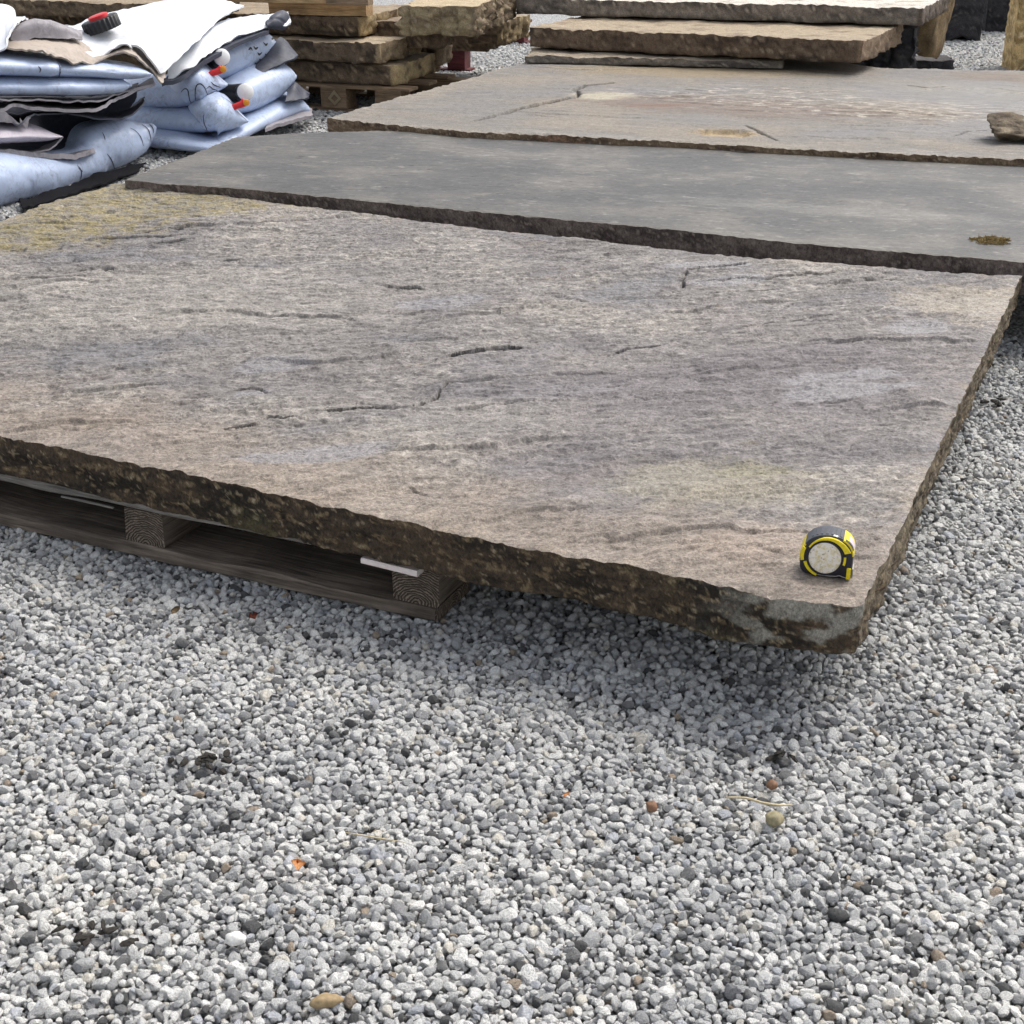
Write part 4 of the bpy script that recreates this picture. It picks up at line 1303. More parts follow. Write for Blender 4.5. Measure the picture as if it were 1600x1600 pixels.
# --- right pile
def valve(parent, px, py, Y, hx, hy):
    """outlet valve: black body with a white round cap, red lever on an orange pivot"""
    face = Vector((0.45, -1.0, 0.25)).normalized()
    c = pt(px, py, Y)
    bm = bmesh.new()
    disc(bm, c - face * 0.14, face, 0.045, 0.13, 20)
    loft(bm, [(px - 42, py + 4, Y + 0.10, 13, .05), (px - 22, py + 6, Y + 0.06, 15, .05), (px - 6, py + 6, Y + 0.05, 15, .05), (px + 2, py + 14, Y + 0.05, 9, .04)], (0, 1), amp=0.002)
    b = done(bm, 'valve_body', parent, [M['valve_black']])
    bm = bmesh.new(); disc(bm, c - face * 0.02, face, 0.042, 0.03, 24, 0.3)
    done(bm, 'valve_cap', b, [M['cap_white']])
    bm = bmesh.new()
    loft(bm, [(hx - 15, hy + 6, Y - 0.12, 3.5, .014), (hx - 7, hy + 3, Y - 0.11, 4.6, .016), (hx + 2, hy, Y - 0.10, 5.2, .018), (hx + 8, hy - 4, Y - 0.09, 6.5, .018)], (0, 1), e=3, amp=0.0005)
    done(bm, 'valve_handle', b, [M['handle_red']])
    bm = bmesh.new(); disc(bm, pt(hx + 10, hy - 4, Y - 0.08), (0.6, -1, 0), 0.017, 0.012, 16)
    done(bm, 'valve_pivot', b, [M['handle_orange']])


t = tank('thin blue-white tank pressed flat on the gravel, bottom of the pile beside the stone stack')
bm = bmesh.new()
loft(bm, [(190, 214, 7.5, 14, .3), (235, 223, 7.4, 14, .3), (290, 230, 7.32, 13, .3), (330, 234, 7.28, 10, .3), (348, 232, 7.30, 7, .3)], BK_R, amp=0.005, seed=51)
loft(bm, [(338, 234, 7.29, 5, .22), (360, 222, 7.42, 11, .26), (400, 200, 7.7, 15, .28), (440, 180, 8.0, 17, .28), (468, 170, 8.2, 15, .22), (484, 173, 8.3, 6, .10)], BK_R, amp=0.006, seed=52)
done(bm, 'tank_skin', t, [M['tank']])
bm = bmesh.new()
sheet(bm, [[(415, 206, 7.75), (440, 198, 7.9), (465, 190, 8.05), (487, 186, 8.2)], [(425, 188, 8.1), (450, 176, 8.3), (472, 172, 8.4), (487, 174, 8.4)]], 0.018, amp=0.006, seed=53)
done(bm, 'under_lip', t, [M['tank_grime']])
t = tank('blue tank with white valve cap and red lever, lower of the two valved tanks')
bm = bmesh.new()
loft(bm, [(180, 186, 7.75, 20, .3), (230, 192, 7.6, 21, .3), (280, 195, 7.5, 21, .3), (318, 196, 7.42, 20, .3), (328, 197, 7.43, 17, .3)], BK_R, amp=0.005, seed=55)
# front panel curls round the corner
loft(bm, [(318, 197, 7.40, 20, .20), (332, 188, 7.38, 34, .22), (348, 186, 7.40, 33, .20), (366, 189, 7.48, 20, .14), (388, 190, 7.58, 2, .02)], BK_R, amp=0.004, seed=56, m=6)
loft(bm, [(330, 168, 7.62, 14, .24), (360, 162, 7.68, 26, .26), (392, 150, 7.80, 33, .28), (420, 138, 7.95, 32, .28), (445, 127, 8.1, 26, .24), (458, 122, 8.2, 15, .16), (464, 120, 8.25, 4, .05)], BK_R, amp=0.005, seed=57, m=6)
sk = done(bm, 'tank_skin', t, [M['tank']])
marks('dark_crease', t, sk, [[(318, 180), (319, 192), (323, 202), (326, 212)], [(321, 150), (330, 146), (340, 141)], [(345, 150), (362, 162), (372, 176), (385, 188)]], 0.0028, M['tank_dark'])
bm = bmesh.new()
sheet(bm, [[(446, 158, 8.05), (462, 156, 8.1), (478, 153, 8.2), (484, 147, 8.25)], [(450, 140, 8.15), (462, 132, 8.2), (474, 140, 8.3), (484, 146, 8.26)], [(456, 126, 8.3), (462, 128, 8.35), (474, 138, 8.4), (484, 145, 8.4)]], 0.012, amp=0.004, seed=58)
done(bm, 'dark_corner', t, [M['tank_dark']])
valve(t, 384, 143, 7.62, 374, 164)
t = tank('black-scuffed blue tank with white valve cap and red lever, upper of the valved two')
bm = bmesh.new()
loft(bm, [(200, 150, 7.75, 22, .3), (240, 154, 7.65, 24, .3), (280, 154, 7.55, 22, .3), (300, 152, 7.5, 20, .28)], BK_R, amp=0.006, seed=61)
loft(bm, [(284, 154, 7.47, 20, .20), (302, 140, 7.44, 34, .22), (318, 136, 7.46, 32, .20), (336, 134, 7.54, 18, .14), (356, 133, 7.64, 2, .02)], BK_R, amp=0.004, seed=62, m=6)
loft(bm, [(296, 116, 7.65, 14, .24), (325, 108, 7.72, 26, .26), (358, 96, 7.85, 33, .28), (388, 84, 8.0, 32, .28), (412, 75, 8.15, 26, .24), (426, 70, 8.25, 15, .16), (433, 68, 8.3, 4, .05)], BK_R, amp=0.005, seed=63, m=6)
sk = done(bm, 'tank_skin', t, [M['tank']])
marks('black_squiggle', t, sk, [[(283, 144), (288, 139), (293, 140), (295, 148), (297, 158), (303, 164)], [(306, 160), (305, 146), (307, 134), (313, 131), (319, 136), (323, 145), (326, 152)],
                                [(322, 139), (327, 135), (332, 139), (336, 140), (341, 143)], [(303, 164), (308, 168), (316, 170), (321, 165)], [(329, 128), (335, 133), (343, 136)]], 0.0028, M['valve_black'])
marks('black_scuff', t, sk, [[(388, 78), (392, 75), (394, 79)], [(396, 72), (399, 76), (403, 74)], [(411, 66), (415, 70), (418, 68)], [(425, 62), (428, 58), (430, 64)], [(402, 82), (405, 85), (409, 82)],
                             [(398, 98), (402, 102), (408, 100)], [(405, 92), (409, 95), (413, 90)], [(394, 108), (398, 106), (402, 109)], [(420, 80), (424, 78), (426, 82)], [(414, 84), (417, 88), (421, 86)]], 0.006, M['valve_black'])
bm = bmesh.new()
sheet(bm, [[(392, 128, 7.9), (420, 112, 8.05), (445, 100, 8.15), (464, 91, 8.25)], [(400, 108, 8.05), (424, 92, 8.15), (444, 78, 8.25), (464, 90, 8.3)], [(410, 90, 8.25), (428, 68, 8.3), (440, 62, 8.4), (463, 88, 8.4)]], 0.012, amp=0.005, seed=64)
done(bm, 'dark_corner', t, [M['tank_dark']])
valve(t, 347, 89, 7.66, 338, 112)
t = tank('white plastic tank sheet with rolled dark-mouthed end, above the two valved tanks')
bm = bmesh.new()
sheet(bm, [[(262, 128, 7.35), (285, 112, 7.4), (312, 96, 7.5), (335, 78, 7.62), (355, 66, 7.75), (385, 52, 7.9), (415, 44, 8.05), (440, 40, 8.15), (455, 36, 8.2)],
           [(265, 100, 7.42), (285, 88, 7.48), (308, 74, 7.56), (330, 60, 7.68), (352, 50, 7.8), (384, 40, 7.95), (415, 32, 8.1), (438, 28, 8.2), (453, 27, 8.25)],
           [(280, 76, 7.6), (296, 66, 7.65), (316, 54, 7.72), (338, 42, 7.82), (360, 35, 7.95), (390, 30, 8.1), (418, 26, 8.2), (436, 22, 8.3), (450, 21, 8.35)],
           [(300, 58, 7.9), (314, 50, 7.95), (330, 42, 8.0), (346, 34, 8.1), (365, 28, 8.2), (392, 25, 8.3), (418, 22, 8.4), (436, 19, 8.5), (449, 18, 8.5)]], 0.010, mu=5, mv=6, amp=0.008, seed=71)
done(bm, 'top_sheet', t, [M['tank_top']])
bm = bmesh.new()
loft(bm, [(268, 104, 7.46, 12, .10), (290, 88, 7.52, 20, .14), (312, 76, 7.6, 16, .12), (330, 66, 7.72, 5, .04)], BK_R, amp=0.006, seed=72)
done(bm, 'tank_skin', t, [M['tank']])
bm = bmesh.new()
sheet(bm, [[(252, 128, 7.3), (280, 122, 7.36), (305, 104, 7.46), (340, 84, 7.62), (380, 62, 7.85), (420, 48, 8.05)], [(262, 118, 7.42), (284, 112, 7.48), (308, 94, 7.56), (342, 74, 7.72), (382, 54, 7.95), (420, 42, 8.15)]], 0.02, mu=5, mv=4, amp=0.006, seed=73)
done(bm, 'dark_underside', t, [M['tank_dark']])
bm = bmesh.new()
loft(bm, [(418, 40, 8.05, 5, .05), (432, 36, 8.1, 11, .06), (446, 33, 8.18, 14, .06), (453, 32, 8.24, 8, .04)], BK_R, amp=0.006, seed=74)
done(bm, 'rolled_end', t, [M['tank_dark']])

# ------------------------------------------------------------------ tape measure
tp = at(1288, 900, Z1 + 0.003)
tape = thing('tape_measure', 'black and yellow tape measure with worn round label on the front slab corner', 'tape measure', (tp.x, tp.y, Z1 + 0.001), math.radians(-16))
tape.scale = (1.03, 1.03, 1.10)
# local frame: x to the right along the face, -y towards the camera, z up.  millimetres in the outline
OUT = [(-30, 1), (-10, 0.5), (14, 0), (34, 0), (42, 0.5), (43.2, 6), (43, 18), (43, 30), (42, 42), (38, 53), (30, 61), (18, 66.5), (4, 68.5), (-12, 67), (-25, 61.5), (-35, 51), (-41, 38), (-43, 24), (-41.5, 11), (-37, 4)]
OUT = cr([(x, z) for x, z in OUT] + [OUT[0]], 4)[:-1]
CXZ = np.array([0.0, 33.0])


def shell(bm, scale0, y0, y1, rad=4.0, mi=0):
    """rounded extrusion of the outline between two depths (mm)"""
    prof = [(y0, -rad), (y0 + rad * 0.3, -rad * 0.3), (y0 + rad, 0), (y1 - rad, 0), (y1 - rad * 0.3, -rad * 0.3), (y1, -rad)]
    rings = []
    for y, off in prof:
        ring = []
        for x, z in OUT:
            d = np.array([x, z]) - CXZ; L = np.linalg.norm(d)
            q = CXZ + d * (L * scale0 + off) / L
            ring.append(bm.verts.new((q[0] / 1000, y / 1000, max(q[1], 0.2) / 1000)))
        rings.append(ring)
    n = len(OUT)
    fs = [bm.faces.new(rings[0]), bm.faces.new(rings[-1][::-1])]
    for a, b in zip(rings[:-1], rings[1:]):
        for j in range(n): fs.append(bm.faces.new((a[j], b[j], b[(j + 1) % n], a[(j + 1) % n])))
    for f in fs: f.smooth = True; f.material_index = mi


bm = bmesh.new(); shell(bm, 1.0, 0, 48, 5)
done(bm, 'case', tape, [M['tape_black']])


def ringband(bm, r0, r1, a0, a1, y0, y1, c=(-2.0, 33.5), r0e=None, r1e=None):
    """slice of a flat ring standing proud of the face (mm, degrees); its radii may change along the way"""
    n = max(4, int(abs(a1 - a0) / 4))
    g = []
    for i in range(n + 1):
        f_ = i / n
        t = math.radians(a0 + (a1 - a0) * f_)
        ra = r0 + ((r0e if r0e is not None else r0) - r0) * f_ * f_
        rb_ = r1 + ((r1e if r1e is not None else r1) - r1) * f_ * f_
        row = []
        for r, y in ((ra, y0), (ra, y1), (rb_, y1), (rb_, y0)):
            row.append(bm.verts.new(((c[0] + r * math.cos(t)) / 1000, y / 1000, (c[1] + r * math.sin(t)) / 1000)))
        g.append(row)
    for a, b in zip(g[:-1], g[1:]):
        for j in range(4): bm.faces.new((a[j], a[(j + 1) % 4], b[(j + 1) % 4], b[j]))
    if abs(a1 - a0) < 359: bm.faces.new(g[0]); bm.faces.new(g[-1][::-1])


bm = bmesh.new(); ringband(bm, 26.6, 29.4, 0, 360, -2.6, 1); done(bm, 'label_rim', tape, [M['tape_black']])
bm = bmesh.new(); disc(bm, (-0.002, 0.001, 0.0335), (0, -1, 0), 0.0266, 0.0024, 44, 0.06); done(bm, 'round_label', tape, [M['label']])
for a0, a1, r0, r1, r0e, r1e in ((150, 18, 29.7, 32.0, 33.0, 43.0), (158, 192, 34.5, 40, 34.5, 40), (197, 250, 30.6, 35.6, 30.6, 34.0), (-16, 8, 30.6, 34.5, 30.6, 34.5)):
    bm = bmesh.new(); ringband(bm, r0, r1, a0, a1, -1.8, 3, r0e=r0e, r1e=r1e); done(bm, 'yellow_trim', tape, [M['tape_yellow']])


def saddle(bm, i0, i1, y0, y1, off0, off1):
    """strip that wraps the rim of the case from outline point i0 to i1"""
    n = len(OUT); g = []
    for i in range(i0, i1 + 1):
        x, z = OUT[i % n]; d = np.array([x, z]) - CXZ; L = np.linalg.norm(d); row = []
        for off, y in ((off0, y0), (off1, y0), (off1, y1), (off0, y1)):
            q = CXZ + d * (L + off) / L; row.append(bm.verts.new((q[0] / 1000, y / 1000, q[1] / 1000)))
        g.append(row)
    for a, b in zip(g[:-1], g[1:]):
        for j in range(4): bm.faces.new((a[j], b[j], b[(j + 1) % 4], a[(j + 1) % 4]))
    bm.faces.new(g[0][::-1]); bm.faces.new(g[-1])


bm = bmesh.new(); saddle(bm, 42, 60, 5, 43, -1, 1.6); grip = done(bm, 'rubber_grip', tape, [M['tape_grey']])
for k in range(7):
    bm = bmesh.new(); saddle(bm, 43 + k * 2, 44 + k * 2, 9, 39, 1.4, 2.6); done(bm, 'grip_ridge', grip, [M['tape_grey']])
bm = bmesh.new(); saddle(bm, 60, 66, 3, 45, -1, 1.5); done(bm, 'yellow_trim', tape, [M['tape_yellow']])
bm = bmesh.new(); saddle(bm, 31, 42, 3, 45, -1, 1.7); yt = done(bm, 'yellow_saddle', tape, [M['tape_yellow']])
bm = bmesh.new(); saddle(bm, 33, 39, 14, 34, 1.4, 2.4); done(bm, 'scale_window', yt, [M['tape_window']])
bm = bmesh.new(); saddle(bm, 34, 41, 4, 11, 1.4, 2.3); done(bm, 'lock_button', tape, [M['tape_black']])
bm = bmesh.new()
bmesh.ops.create_cube(bm, size=1, matrix=Matrix.Translation((0.0385, -0.001, 0.011)) @ Matrix.Diagonal((0.007, 0.004, 0.019, 1)))
bmesh.ops.bevel(bm, geom=bm.edges[:], offset=0.0008, segments=2, affect='EDGES'); done(bm, 'yellow_trim', tape, [M['tape_yellow']])
bm = bmesh.new()
bmesh.ops.create_cube(bm, size=1, matrix=Matrix.Translation((0.0445, 0.024, 0.006)) @ Matrix.Diagonal((0.002, 0.02, 0.014, 1)))
bmesh.ops.create_cube(bm, size=1, matrix=Matrix.Translation((0.040, 0.024, 0.0015)) @ Matrix.Diagonal((0.010, 0.02, 0.0014, 1)))
done(bm, 'end_hook', tape, [M['metal']])

bm = bmesh.new()
TR = [(-12, 2.6), (8, 2.4), (18, 3.2), (24, 5.2), (30, 3.4), (36, 2.2)]
for (x0, z0), (x1, z1) in zip(TR[:-1], TR[1:]):
    g4 = [bm.verts.new((x / 1000, y / 1000, z / 1000)) for x, z, y in ((x0, z0, -0.4), (x1, z1, -0.4), (x1, z1 + 1.1, -0.4), (x0, z0 + 1.1, -0.4), (x0, z0, 3), (x1, z1, 3), (x1, z1 + 1.1, 3), (x0, z0 + 1.1, 3))]
    for q in ((0, 1, 2, 3), (0, 4, 5, 1), (3, 2, 6, 7), (0, 3, 7, 4), (1, 5, 6, 2)): bm.faces.new([g4[i] for i in q])
done(bm, 'chrome_line', tape, [M['metal']])
bm = bmesh.new(); saddle(bm, 45, 47, 4, 9, 1.4, 2.4); done(bm, 'grip_mark', grip, [M['cap_white']])

# ------------------------------------------------------------------ ground and gravel
def sheet_plane(name, size, z, mat):
    me = bpy.data.meshes.new(name)
    s = size / 2
    me.from_pydata([(-s, -s + 20, z), (s, -s + 20, z), (s, s + 20, z), (-s, s + 20, z)], [], [(0, 1, 2, 3)])
    return link(name, me, None, [mat])


g = sheet_plane('gravel_ground', 300, -0.012, M['ground'])
tag(g, kind='structure')


def inside(P, poly, inset):
    """points inside a convex-ish polygon shrunk by inset"""
    poly = np.array(poly); n = len(poly); m = np.ones(len(P), bool)
    ctr = poly.mean(0)
    for i in range(n):
        a, b = poly[i], poly[(i + 1) % n]
        d = b - a; nr = np.array([-d[1], d[0]]) / np.linalg.norm(d)
        if (ctr - a) @ nr < 0: nr = -nr
        m &= ((P - a) @ nr) > inset
    return m


quad1 = [p.xy[:] for p in (FL1, FR1, BR1, BL1)]
quad2 = [p.xy[:] for p in (front2[0], FR2, BR2, back2[0])]
quad3 = [p.xy[:] for p in (front3[0], FR3, BR3, back3[0])]


def scatter(y0, y1, sp, keep=1.0, margin=1.0):
    xs = np.arange(-7, 7, sp); ys = np.arange(y0, y1, sp * 0.87)
    Xg, Yg = np.meshgrid(xs, ys)
    Xg = Xg + (np.arange(len(ys)) % 2)[:, None] * sp / 2
    P = np.c_[Xg.ravel(), Yg.ravel()]
    P = P[np.abs(P[:, 0]) < 0.395 * P[:, 1] + margin]
    P += rng.uniform(-0.48, 0.48, P.shape) * sp
    if keep < 1: P = P[rng.random(len(P)) < keep]
    return P[~(inside(P, quad1, 0.75) | inside(P, quad2, 0.12) | inside(P, quad3, 0.12))]


def pack(y0, y1, mean, tries, seed):
    """stones dropped largest first so that they touch without running into one another"""
    r_ = np.random.default_rng(seed)
    area = 0.0
    for y in np.arange(y0, y1, 0.1): area += 2 * (0.395 * y + 1.0) * 0.1
    n = int(area / (mean * mean) * tries)
    Yv = np.sqrt(r_.random(n) * (y1 * y1 - y0 * y0) + y0 * y0)
    P = np.c_[(r_.random(n) * 2 - 1) * (0.395 * Yv + 1.0), Yv]
    P = P[~(inside(P, quad1, 0.75) | inside(P, quad2, 0.12) | inside(P, quad3, 0.12))]
    n = len(P)
    R = mean * 0.5 * np.exp(r_.normal(0, 0.27, n)); R = np.clip(R, mean * 0.25, mean * 1.0)
    order = np.argsort(-R * np.exp(r_.normal(0, 0.10, n)))
    cell = mean * 1.05
    grid = {}; keep = []
    xs, ys, rr = P[:, 0].tolist(), P[:, 1].tolist(), R.tolist()
    for i in order.tolist():
        x, y, r = xs[i], ys[i], rr[i]
        cx, cy = int(x // cell), int(y // cell)
        ok = True
        for ax in range(cx - 2, cx + 3):
            for ay in range(cy - 2, cy + 3):
                for (qx, qy, qr) in grid.get((ax, ay), ()):
                    m = (r + qr) * 0.90
                    if (x - qx) ** 2 + (y - qy) ** 2 < m * m: ok = False; break
                if not ok: break
            if not ok: break
        if ok:
            grid.setdefault((cx, cy), []).append((x, y, r)); keep.append(i)
    return P[keep], R[keep]


layers = []


def add_layer(P, s, z, jit=0.0022, flat=(0.6, 0.9), tip=0.45):
    n = len(P)
    zz = z + jit * rng.normal(0, 1, n) + 0.004 * fbm(P[:, 0] * 1.7, P[:, 1] * 1.7, 3)
    el = rng.uniform(0.92, 1.22, n)
    sc3 = np.c_[s * el, s * rng.uniform(0.85, 1.1, n) / np.sqrt(el), s * rng.uniform(*flat, n)]
    ro = np.c_[rng.normal(0, tip, n), rng.normal(0, tip, n), rng.uniform(0, 6.283, n)]
    layers.append((np.c_[P, zz], sc3, ro))


def rad(n, mean): return mean * np.exp(rng.normal(0, 0.24, n))


# bedding stones, then the packed surface layer, then a few thrown on top
P = scatter(1.05, 4.6, 0.0096); add_layer(P, rad(len(P), 0.0052), -0.0032, 0.0010)
P, R = pack(1.05, 4.6, 0.0114, 2.4, 1); add_layer(P, R * 1.13, 0.0015, 0.0010, (0.58, 0.85), 0.40)
P = scatter(1.05, 4.6, 0.030, 0.6); add_layer(P, rad(len(P), 0.0058), 0.0045)
P = scatter(4.6, 7.2, 0.0135); add_layer(P, rad(len(P), 0.0072), -0.003)
P, R = pack(4.6, 7.2, 0.0145, 2.0, 2); add_layer(P, R * 1.06, 0.003)
P = scatter(7.2, 13.5, 0.021); add_layer(P, rad(len(P), 0.0112), -0.001)
PV = np.concatenate([a for a, _, _ in layers]); PS = np.concatenate([b for _, b, _ in layers]); PR = np.concatenate([c for _, _, c in layers])
NP = len(PV)

shapes = []
NS = 16
for k in range(NS):
    bm = bmesh.new()
    bmesh.ops.create_icosphere(bm, subdivisions=3, radius=1)
    rs = random.Random(100 + k)
    pl = []
    for _ in range(rs.randint(7, 13)):
        pl.append((Vector((rs.gauss(0, 1), rs.gauss(0, 1), rs.gauss(0, 1))).normalized(), rs.uniform(0.55, 0.95)))
    for v in bm.verts:
        d = v.co.normalized()
        ks = [1.18]
        for nr, off in pl:
            q = d.dot(nr)
            if q > 0.08: ks.append(off / q)
        p_ = -55 if k % 4 else -16
        r_ = sum(x ** p_ for x in ks) ** (1 / p_)
        r_ += 0.04 * mnoise.noise(d * 3 + Vector((k, 0, 0))) + 0.02 * mnoise.noise(d * 8 + Vector((k, 0, 0)))
        v.co = d * r_
    for f in bm.faces: f.smooth = True
    me = bpy.data.meshes.new('pebble_shape'); bm.to_mesh(me); bm.free()
    me.set_sharp_from_angle(angle=math.radians(20))
    me.materials.append(M['pebble'])
    shapes.append(bpy.data.objects.new('pebble_shape', me))

me = bpy.data.meshes.new('gravel')
me.vertices.add(NP)
me.vertices.foreach_set('co', PV.astype(np.float32).ravel())
a = me.attributes.new('stone_scale', 'FLOAT_VECTOR', 'POINT'); a.data.foreach_set('vector', PS.astype(np.float32).ravel())
a = me.attributes.new('stone_turn', 'FLOAT_VECTOR', 'POINT'); a.data.foreach_set('vector', PR.astype(np.float32).ravel())
a = me.attributes.new('stone_kind', 'INT', 'POINT'); a.data.foreach_set('value', rng.integers(0, NS, NP).astype(np.int32))
gravel = link('gravel', me, None, [M['pebble']])
tag(gravel, 'grey and white crushed stone gravel covering the yard', 'gravel', kind='stuff')
ng = bpy.data.node_groups.new('scatter_stones', 'GeometryNodeTree')
ng.interface.new_socket('Geometry', in_out='INPUT', socket_type='NodeSocketGeometry')
ng.interface.new_socket('Geometry', in_out='OUTPUT', socket_type='NodeSocketGeometry')
gi = ng.nodes.new('NodeGroupInput'); go = ng.nodes.new('NodeGroupOutput')
ip = ng.nodes.new('GeometryNodeInstanceOnPoints')
join = ng.nodes.new('GeometryNodeJoinGeometry')
for ob in reversed(shapes):
    oi_ = ng.nodes.new('GeometryNodeObjectInfo')
    oi_.inputs['Object'].default_value = ob
    gti = ng.nodes.new('GeometryNodeGeometryToInstance')
    ng.links.new(oi_.outputs['Geometry'], gti.inputs[0])
    ng.links.new(gti.outputs[0], join.inputs[0])


def named(n, t):
    nd = ng.nodes.new('GeometryNodeInputNamedAttribute'); nd.data_type = t
    nd.inputs['Name'].default_value = n
    return nd.outputs[0]


ng.links.new(gi.outputs[0], ip.inputs['Points'])
ng.links.new(join.outputs[0], ip.inputs['Instance'])
ip.inputs['Pick Instance'].default_value = True
ng.links.new(named('stone_kind', 'INT'), ip.inputs['Instance Index'])
e2r = ng.nodes.new('FunctionNodeEulerToRotation')
ng.links.new(named('stone_turn', 'FLOAT_VECTOR'), e2r.inputs[0])
ng.links.new(e2r.outputs[0], ip.inputs['Rotation'])
ng.links.new(named('stone_scale', 'FLOAT_VECTOR'), ip.inputs['Scale'])
ng.links.new(ip.outputs[0], go.inputs[0])
md = gravel.modifiers.new('scatter', 'NODES'); md.node_group = ng


# ------------------------------------------------------------------ small things on the gravel and slabs
def odd_stone(label, px, py, sx, sy, sz, rz, mat, seed, name='loose_pebble'):
    p = at(px, py, 0.014)
    bm = bmesh.new(); bmesh.ops.create_icosphere(bm, subdivisions=3, radius=1)
    for v in bm.verts:
        d = v.co.normalized()
        k = 1 + 0.26 * mnoise.noise(d * 1.5 + Vector((seed, 0, 0))) + 0.08 * mnoise.noise(d * 4 + Vector((seed, 0, 0)))
        v.co = Vector((d.x * sx, d.y * sy, d.z * sz)) * k
    for f in bm.faces: f.smooth = True
    me = bpy.data.meshes.new(name); bm.to_mesh(me); bm.free()
    o = link(name, me, None, [mat]); o.location = (p.x, p.y, 0.016); o.rotation_euler = (0.1, 0.1, rz)
    return tag(o, label, 'pebble', 'odd coloured pebbles in the gravel')


odd_stone('smooth olive pebble lying just below the pale twig', 1210, 1281, 0.0150, 0.0125, 0.010, 0.4, M['peb_olive'], 1)
odd_stone('long brown pebble in the gravel at the bottom left of centre', 510, 1566, 0.020, 0.0095, 0.009, 0.35, M['peb_brown'], 2)
odd_stone('small rusty pebble in the gravel left of the pale twig', 1018, 1262, 0.0095, 0.0085, 0.009, 0.2, M['peb_rust'], 3)
odd_stone('rusty round pebble in the gravel just above the pale twig', 1206, 1228, 0.0088, 0.008, 0.008, 0.2, M['peb_rust'], 4)
odd_stone('pale squarish pebble larger than the stones around it, near the brown pebble', 368, 1468, 0.0145, 0.010, 0.009, 0.2, M['peb_pale'], 6)


def leaf(label, px, py, size, mat, seed, z=0.024):
    p = at(px, py, z)
    bm = bmesh.new()
    g = []
    for i in range(9):
        t = i / 8; wd = math.sin(math.pi * min(1, t * 0.93 + 0.07)) ** 0.7 * 0.45
        g.append([bm.verts.new(((t - 0.5) * size, s * wd * size, size * (0.35 * abs(s) + 0.18 * math.sin(3 * t + seed) + 0.08 * mnoise.noise(Vector((t * 4, s * 3, seed)))))) for s in (-1, -0.5, 0, 0.5, 1)])
    for a, b in zip(g[:-1], g[1:]):
        for j in range(4): bm.faces.new((a[j], b[j], b[j + 1], a[j + 1]))
    bmesh.ops.solidify(bm, geom=bm.faces[:], thickness=0.0006)
    for f in bm.faces: f.smooth = True
    me = bpy.data.meshes.new('fallen_leaf'); bm.to_mesh(me); bm.free()
    o = link('fallen_leaf', me, None, [mat]); o.location = p; o.rotation_euler = (0.25, -0.1, seed * 1.7)
    return tag(o, label, 'leaf', 'dry leaf scraps on the gravel')


leaf('bright orange dry leaf scrap, largest of the leaf scraps on the gravel', 464, 1355, 0.024, M['leaf'], 1)
leaf('tiny orange leaf scrap on the gravel in front of the slab', 885, 1243, 0.011, M['leaf'], 2)
leaf('dark red leaf scrap on the gravel beside the pallet', 397, 964, 0.020, M['leaf_red'], 3)
leaf('small tan leaf scrap left of the dark red leaf', 275, 955, 0.018, M['peb_brown'], 4)


def twig(label, pts_, rad, mat, name='twig'):
    cu = cr([at(x, y, z)[:] for x, y, z in pts_], 6)
    bm = bmesh.new(); rings = []
    for i, c in enumerate(cu):
        T = Vector(cu[min(i + 1, len(cu) - 1)] - cu[max(i - 1, 0)]).normalized()
        a_ = T.cross(Vector((0, 0, 1))).normalized(); b_ = a_.cross(T)
        r = rad * (0.6 + 0.4 * math.sin(math.pi * i / (len(cu) - 1)) + 0.2 * mnoise.noise(Vector((i * 0.7, rad * 999, 0))))
        rings.append([bm.verts.new(Vector(c) + (a_ * math.cos(q) + b_ * math.sin(q)) * r) for q in np.linspace(0, 2 * math.pi, 7)[:-1]])
    for a_, b_ in zip(rings[:-1], rings[1:]):
        for j in range(6): bm.faces.new((a_[j], a_[(j + 1) % 6], b_[(j + 1) % 6], b_[j])).smooth = True
    bm.faces.new(rings[0][::-1]); bm.faces.new(rings[-1])
    me = bpy.data.meshes.new(name); bm.to_mesh(me); bm.free()
    return tag(link(name, me, None, [mat]), label, 'twig', 'straw and twigs on the gravel')


twig('pale dry twig lying on the gravel above the olive pebble', [(1133, 1246, .024), (1165, 1247, .026), (1190, 1254, .026), (1215, 1258, .024), (1238, 1258, .022)], 0.0022, M['straw'])
twig('thin straw stalk on the gravel left of centre', [(540, 1301, .024), (570, 1306, .026), (600, 1311, .025), (632, 1316, .023)], 0.0013, M['straw'])


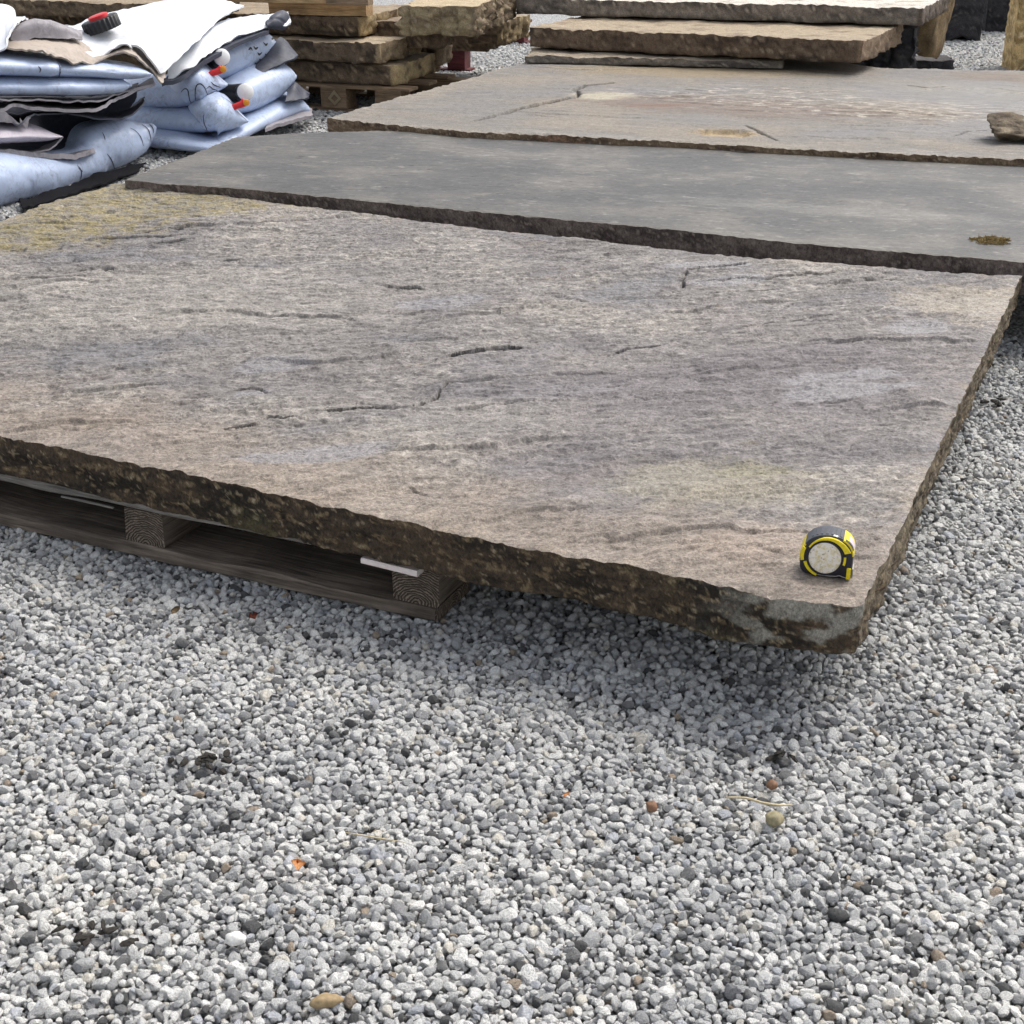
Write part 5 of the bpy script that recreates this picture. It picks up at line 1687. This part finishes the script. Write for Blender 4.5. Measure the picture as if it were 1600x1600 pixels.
def debris(label, px, py, n, spread, seed):
    """crumbs of dark bark among the stones: one clump"""
    rs = random.Random(seed); p = at(px, py, 0.016); bm = bmesh.new()
    for _ in range(n):
        m_ = Matrix.Translation((rs.gauss(0, spread), rs.gauss(0, spread * 0.5), rs.uniform(-0.004, 0.006))) @ Matrix.Rotation(rs.uniform(0, 6), 4, 'Z') @ Matrix.Rotation(rs.uniform(-.5, .5), 4, 'X') @ Matrix.Diagonal((rs.uniform(.006, .016), rs.uniform(.003, .007), rs.uniform(.002, .005), 1))
        r = bmesh.ops.create_icosphere(bm, subdivisions=2, radius=1, matrix=m_)
        for v in r['verts']: v.co += Vector((rs.uniform(-1, 1), rs.uniform(-1, 1), rs.uniform(-1, 1))) * 0.0012
    me = bpy.data.meshes.new('bark_crumbs'); bm.to_mesh(me); bm.free()
    o = link('bark_crumbs', me, None, [M['bark']]); o.location = (p.x, p.y, 0.014)
    return tag(o, label, 'bark crumbs', 'dark bark crumbs between the stones')


debris('dark bark crumbs between the stones at the left, above the lower corner', 322, 1188, 12, 0.024, 1)
debris('dark bark crumbs in the gravel at the bottom left corner', 145, 1462, 9, 0.022, 2)
debris('dark bark crumbs in the gravel right of the front slab', 1552, 628, 8, 0.03, 3)
debris('dark bark crumbs in the gravel to the right of the pale twig', 1216, 1180, 6, 0.012, 4)


def moss(label, px, py, z, n, sx, sy, seed):
    rs = random.Random(seed); p = at(px, py, z); bm = bmesh.new()
    for _ in range(n):
        a_ = rs.uniform(0, 6.28); r = math.sqrt(rs.random())
        c = Vector((r * math.cos(a_) * sx, r * math.sin(a_) * sy, rs.uniform(0.001, 0.012) * (1.2 - r)))
        if mnoise.noise(Vector((c.x * 30, c.y * 45, seed))) < -0.12 + 0.5 * (r - 0.55): continue
        d = Vector((rs.gauss(0, 1), rs.gauss(0, 1), rs.uniform(-0.2, 0.5))).normalized() * rs.uniform(0.006, 0.018)
        s_ = d.cross(Vector((0, 0, 1))).normalized() * 0.0012
        bm.faces.new([bm.verts.new(c + q) for q in (s_, -s_, -s_ * 0.4 + d, s_ * 0.4 + d)])
        up = Vector((0, 0, 0.0018))
        bm.faces.new([bm.verts.new(c + q) for q in (up, -up, -up * 0.4 + d, up * 0.4 + d)])
    me = bpy.data.meshes.new('moss_tuft'); bm.to_mesh(me); bm.free()
    o = link('moss_tuft', me, None, [M['moss']]); o.location = (p.x, p.y, z)
    return tag(o, label, 'moss', 'dry moss tufts on the slabs')


moss('tuft of ochre dry moss lying on the smooth grey slab', 1548, 377, Z2, 1500, 0.066, 0.046, 3)
moss('thin line of dry moss along the back edge of the smooth grey slab', 905, 216, Z2 + 0.002, 300, 0.09, 0.025, 5)
print('stones', NP)
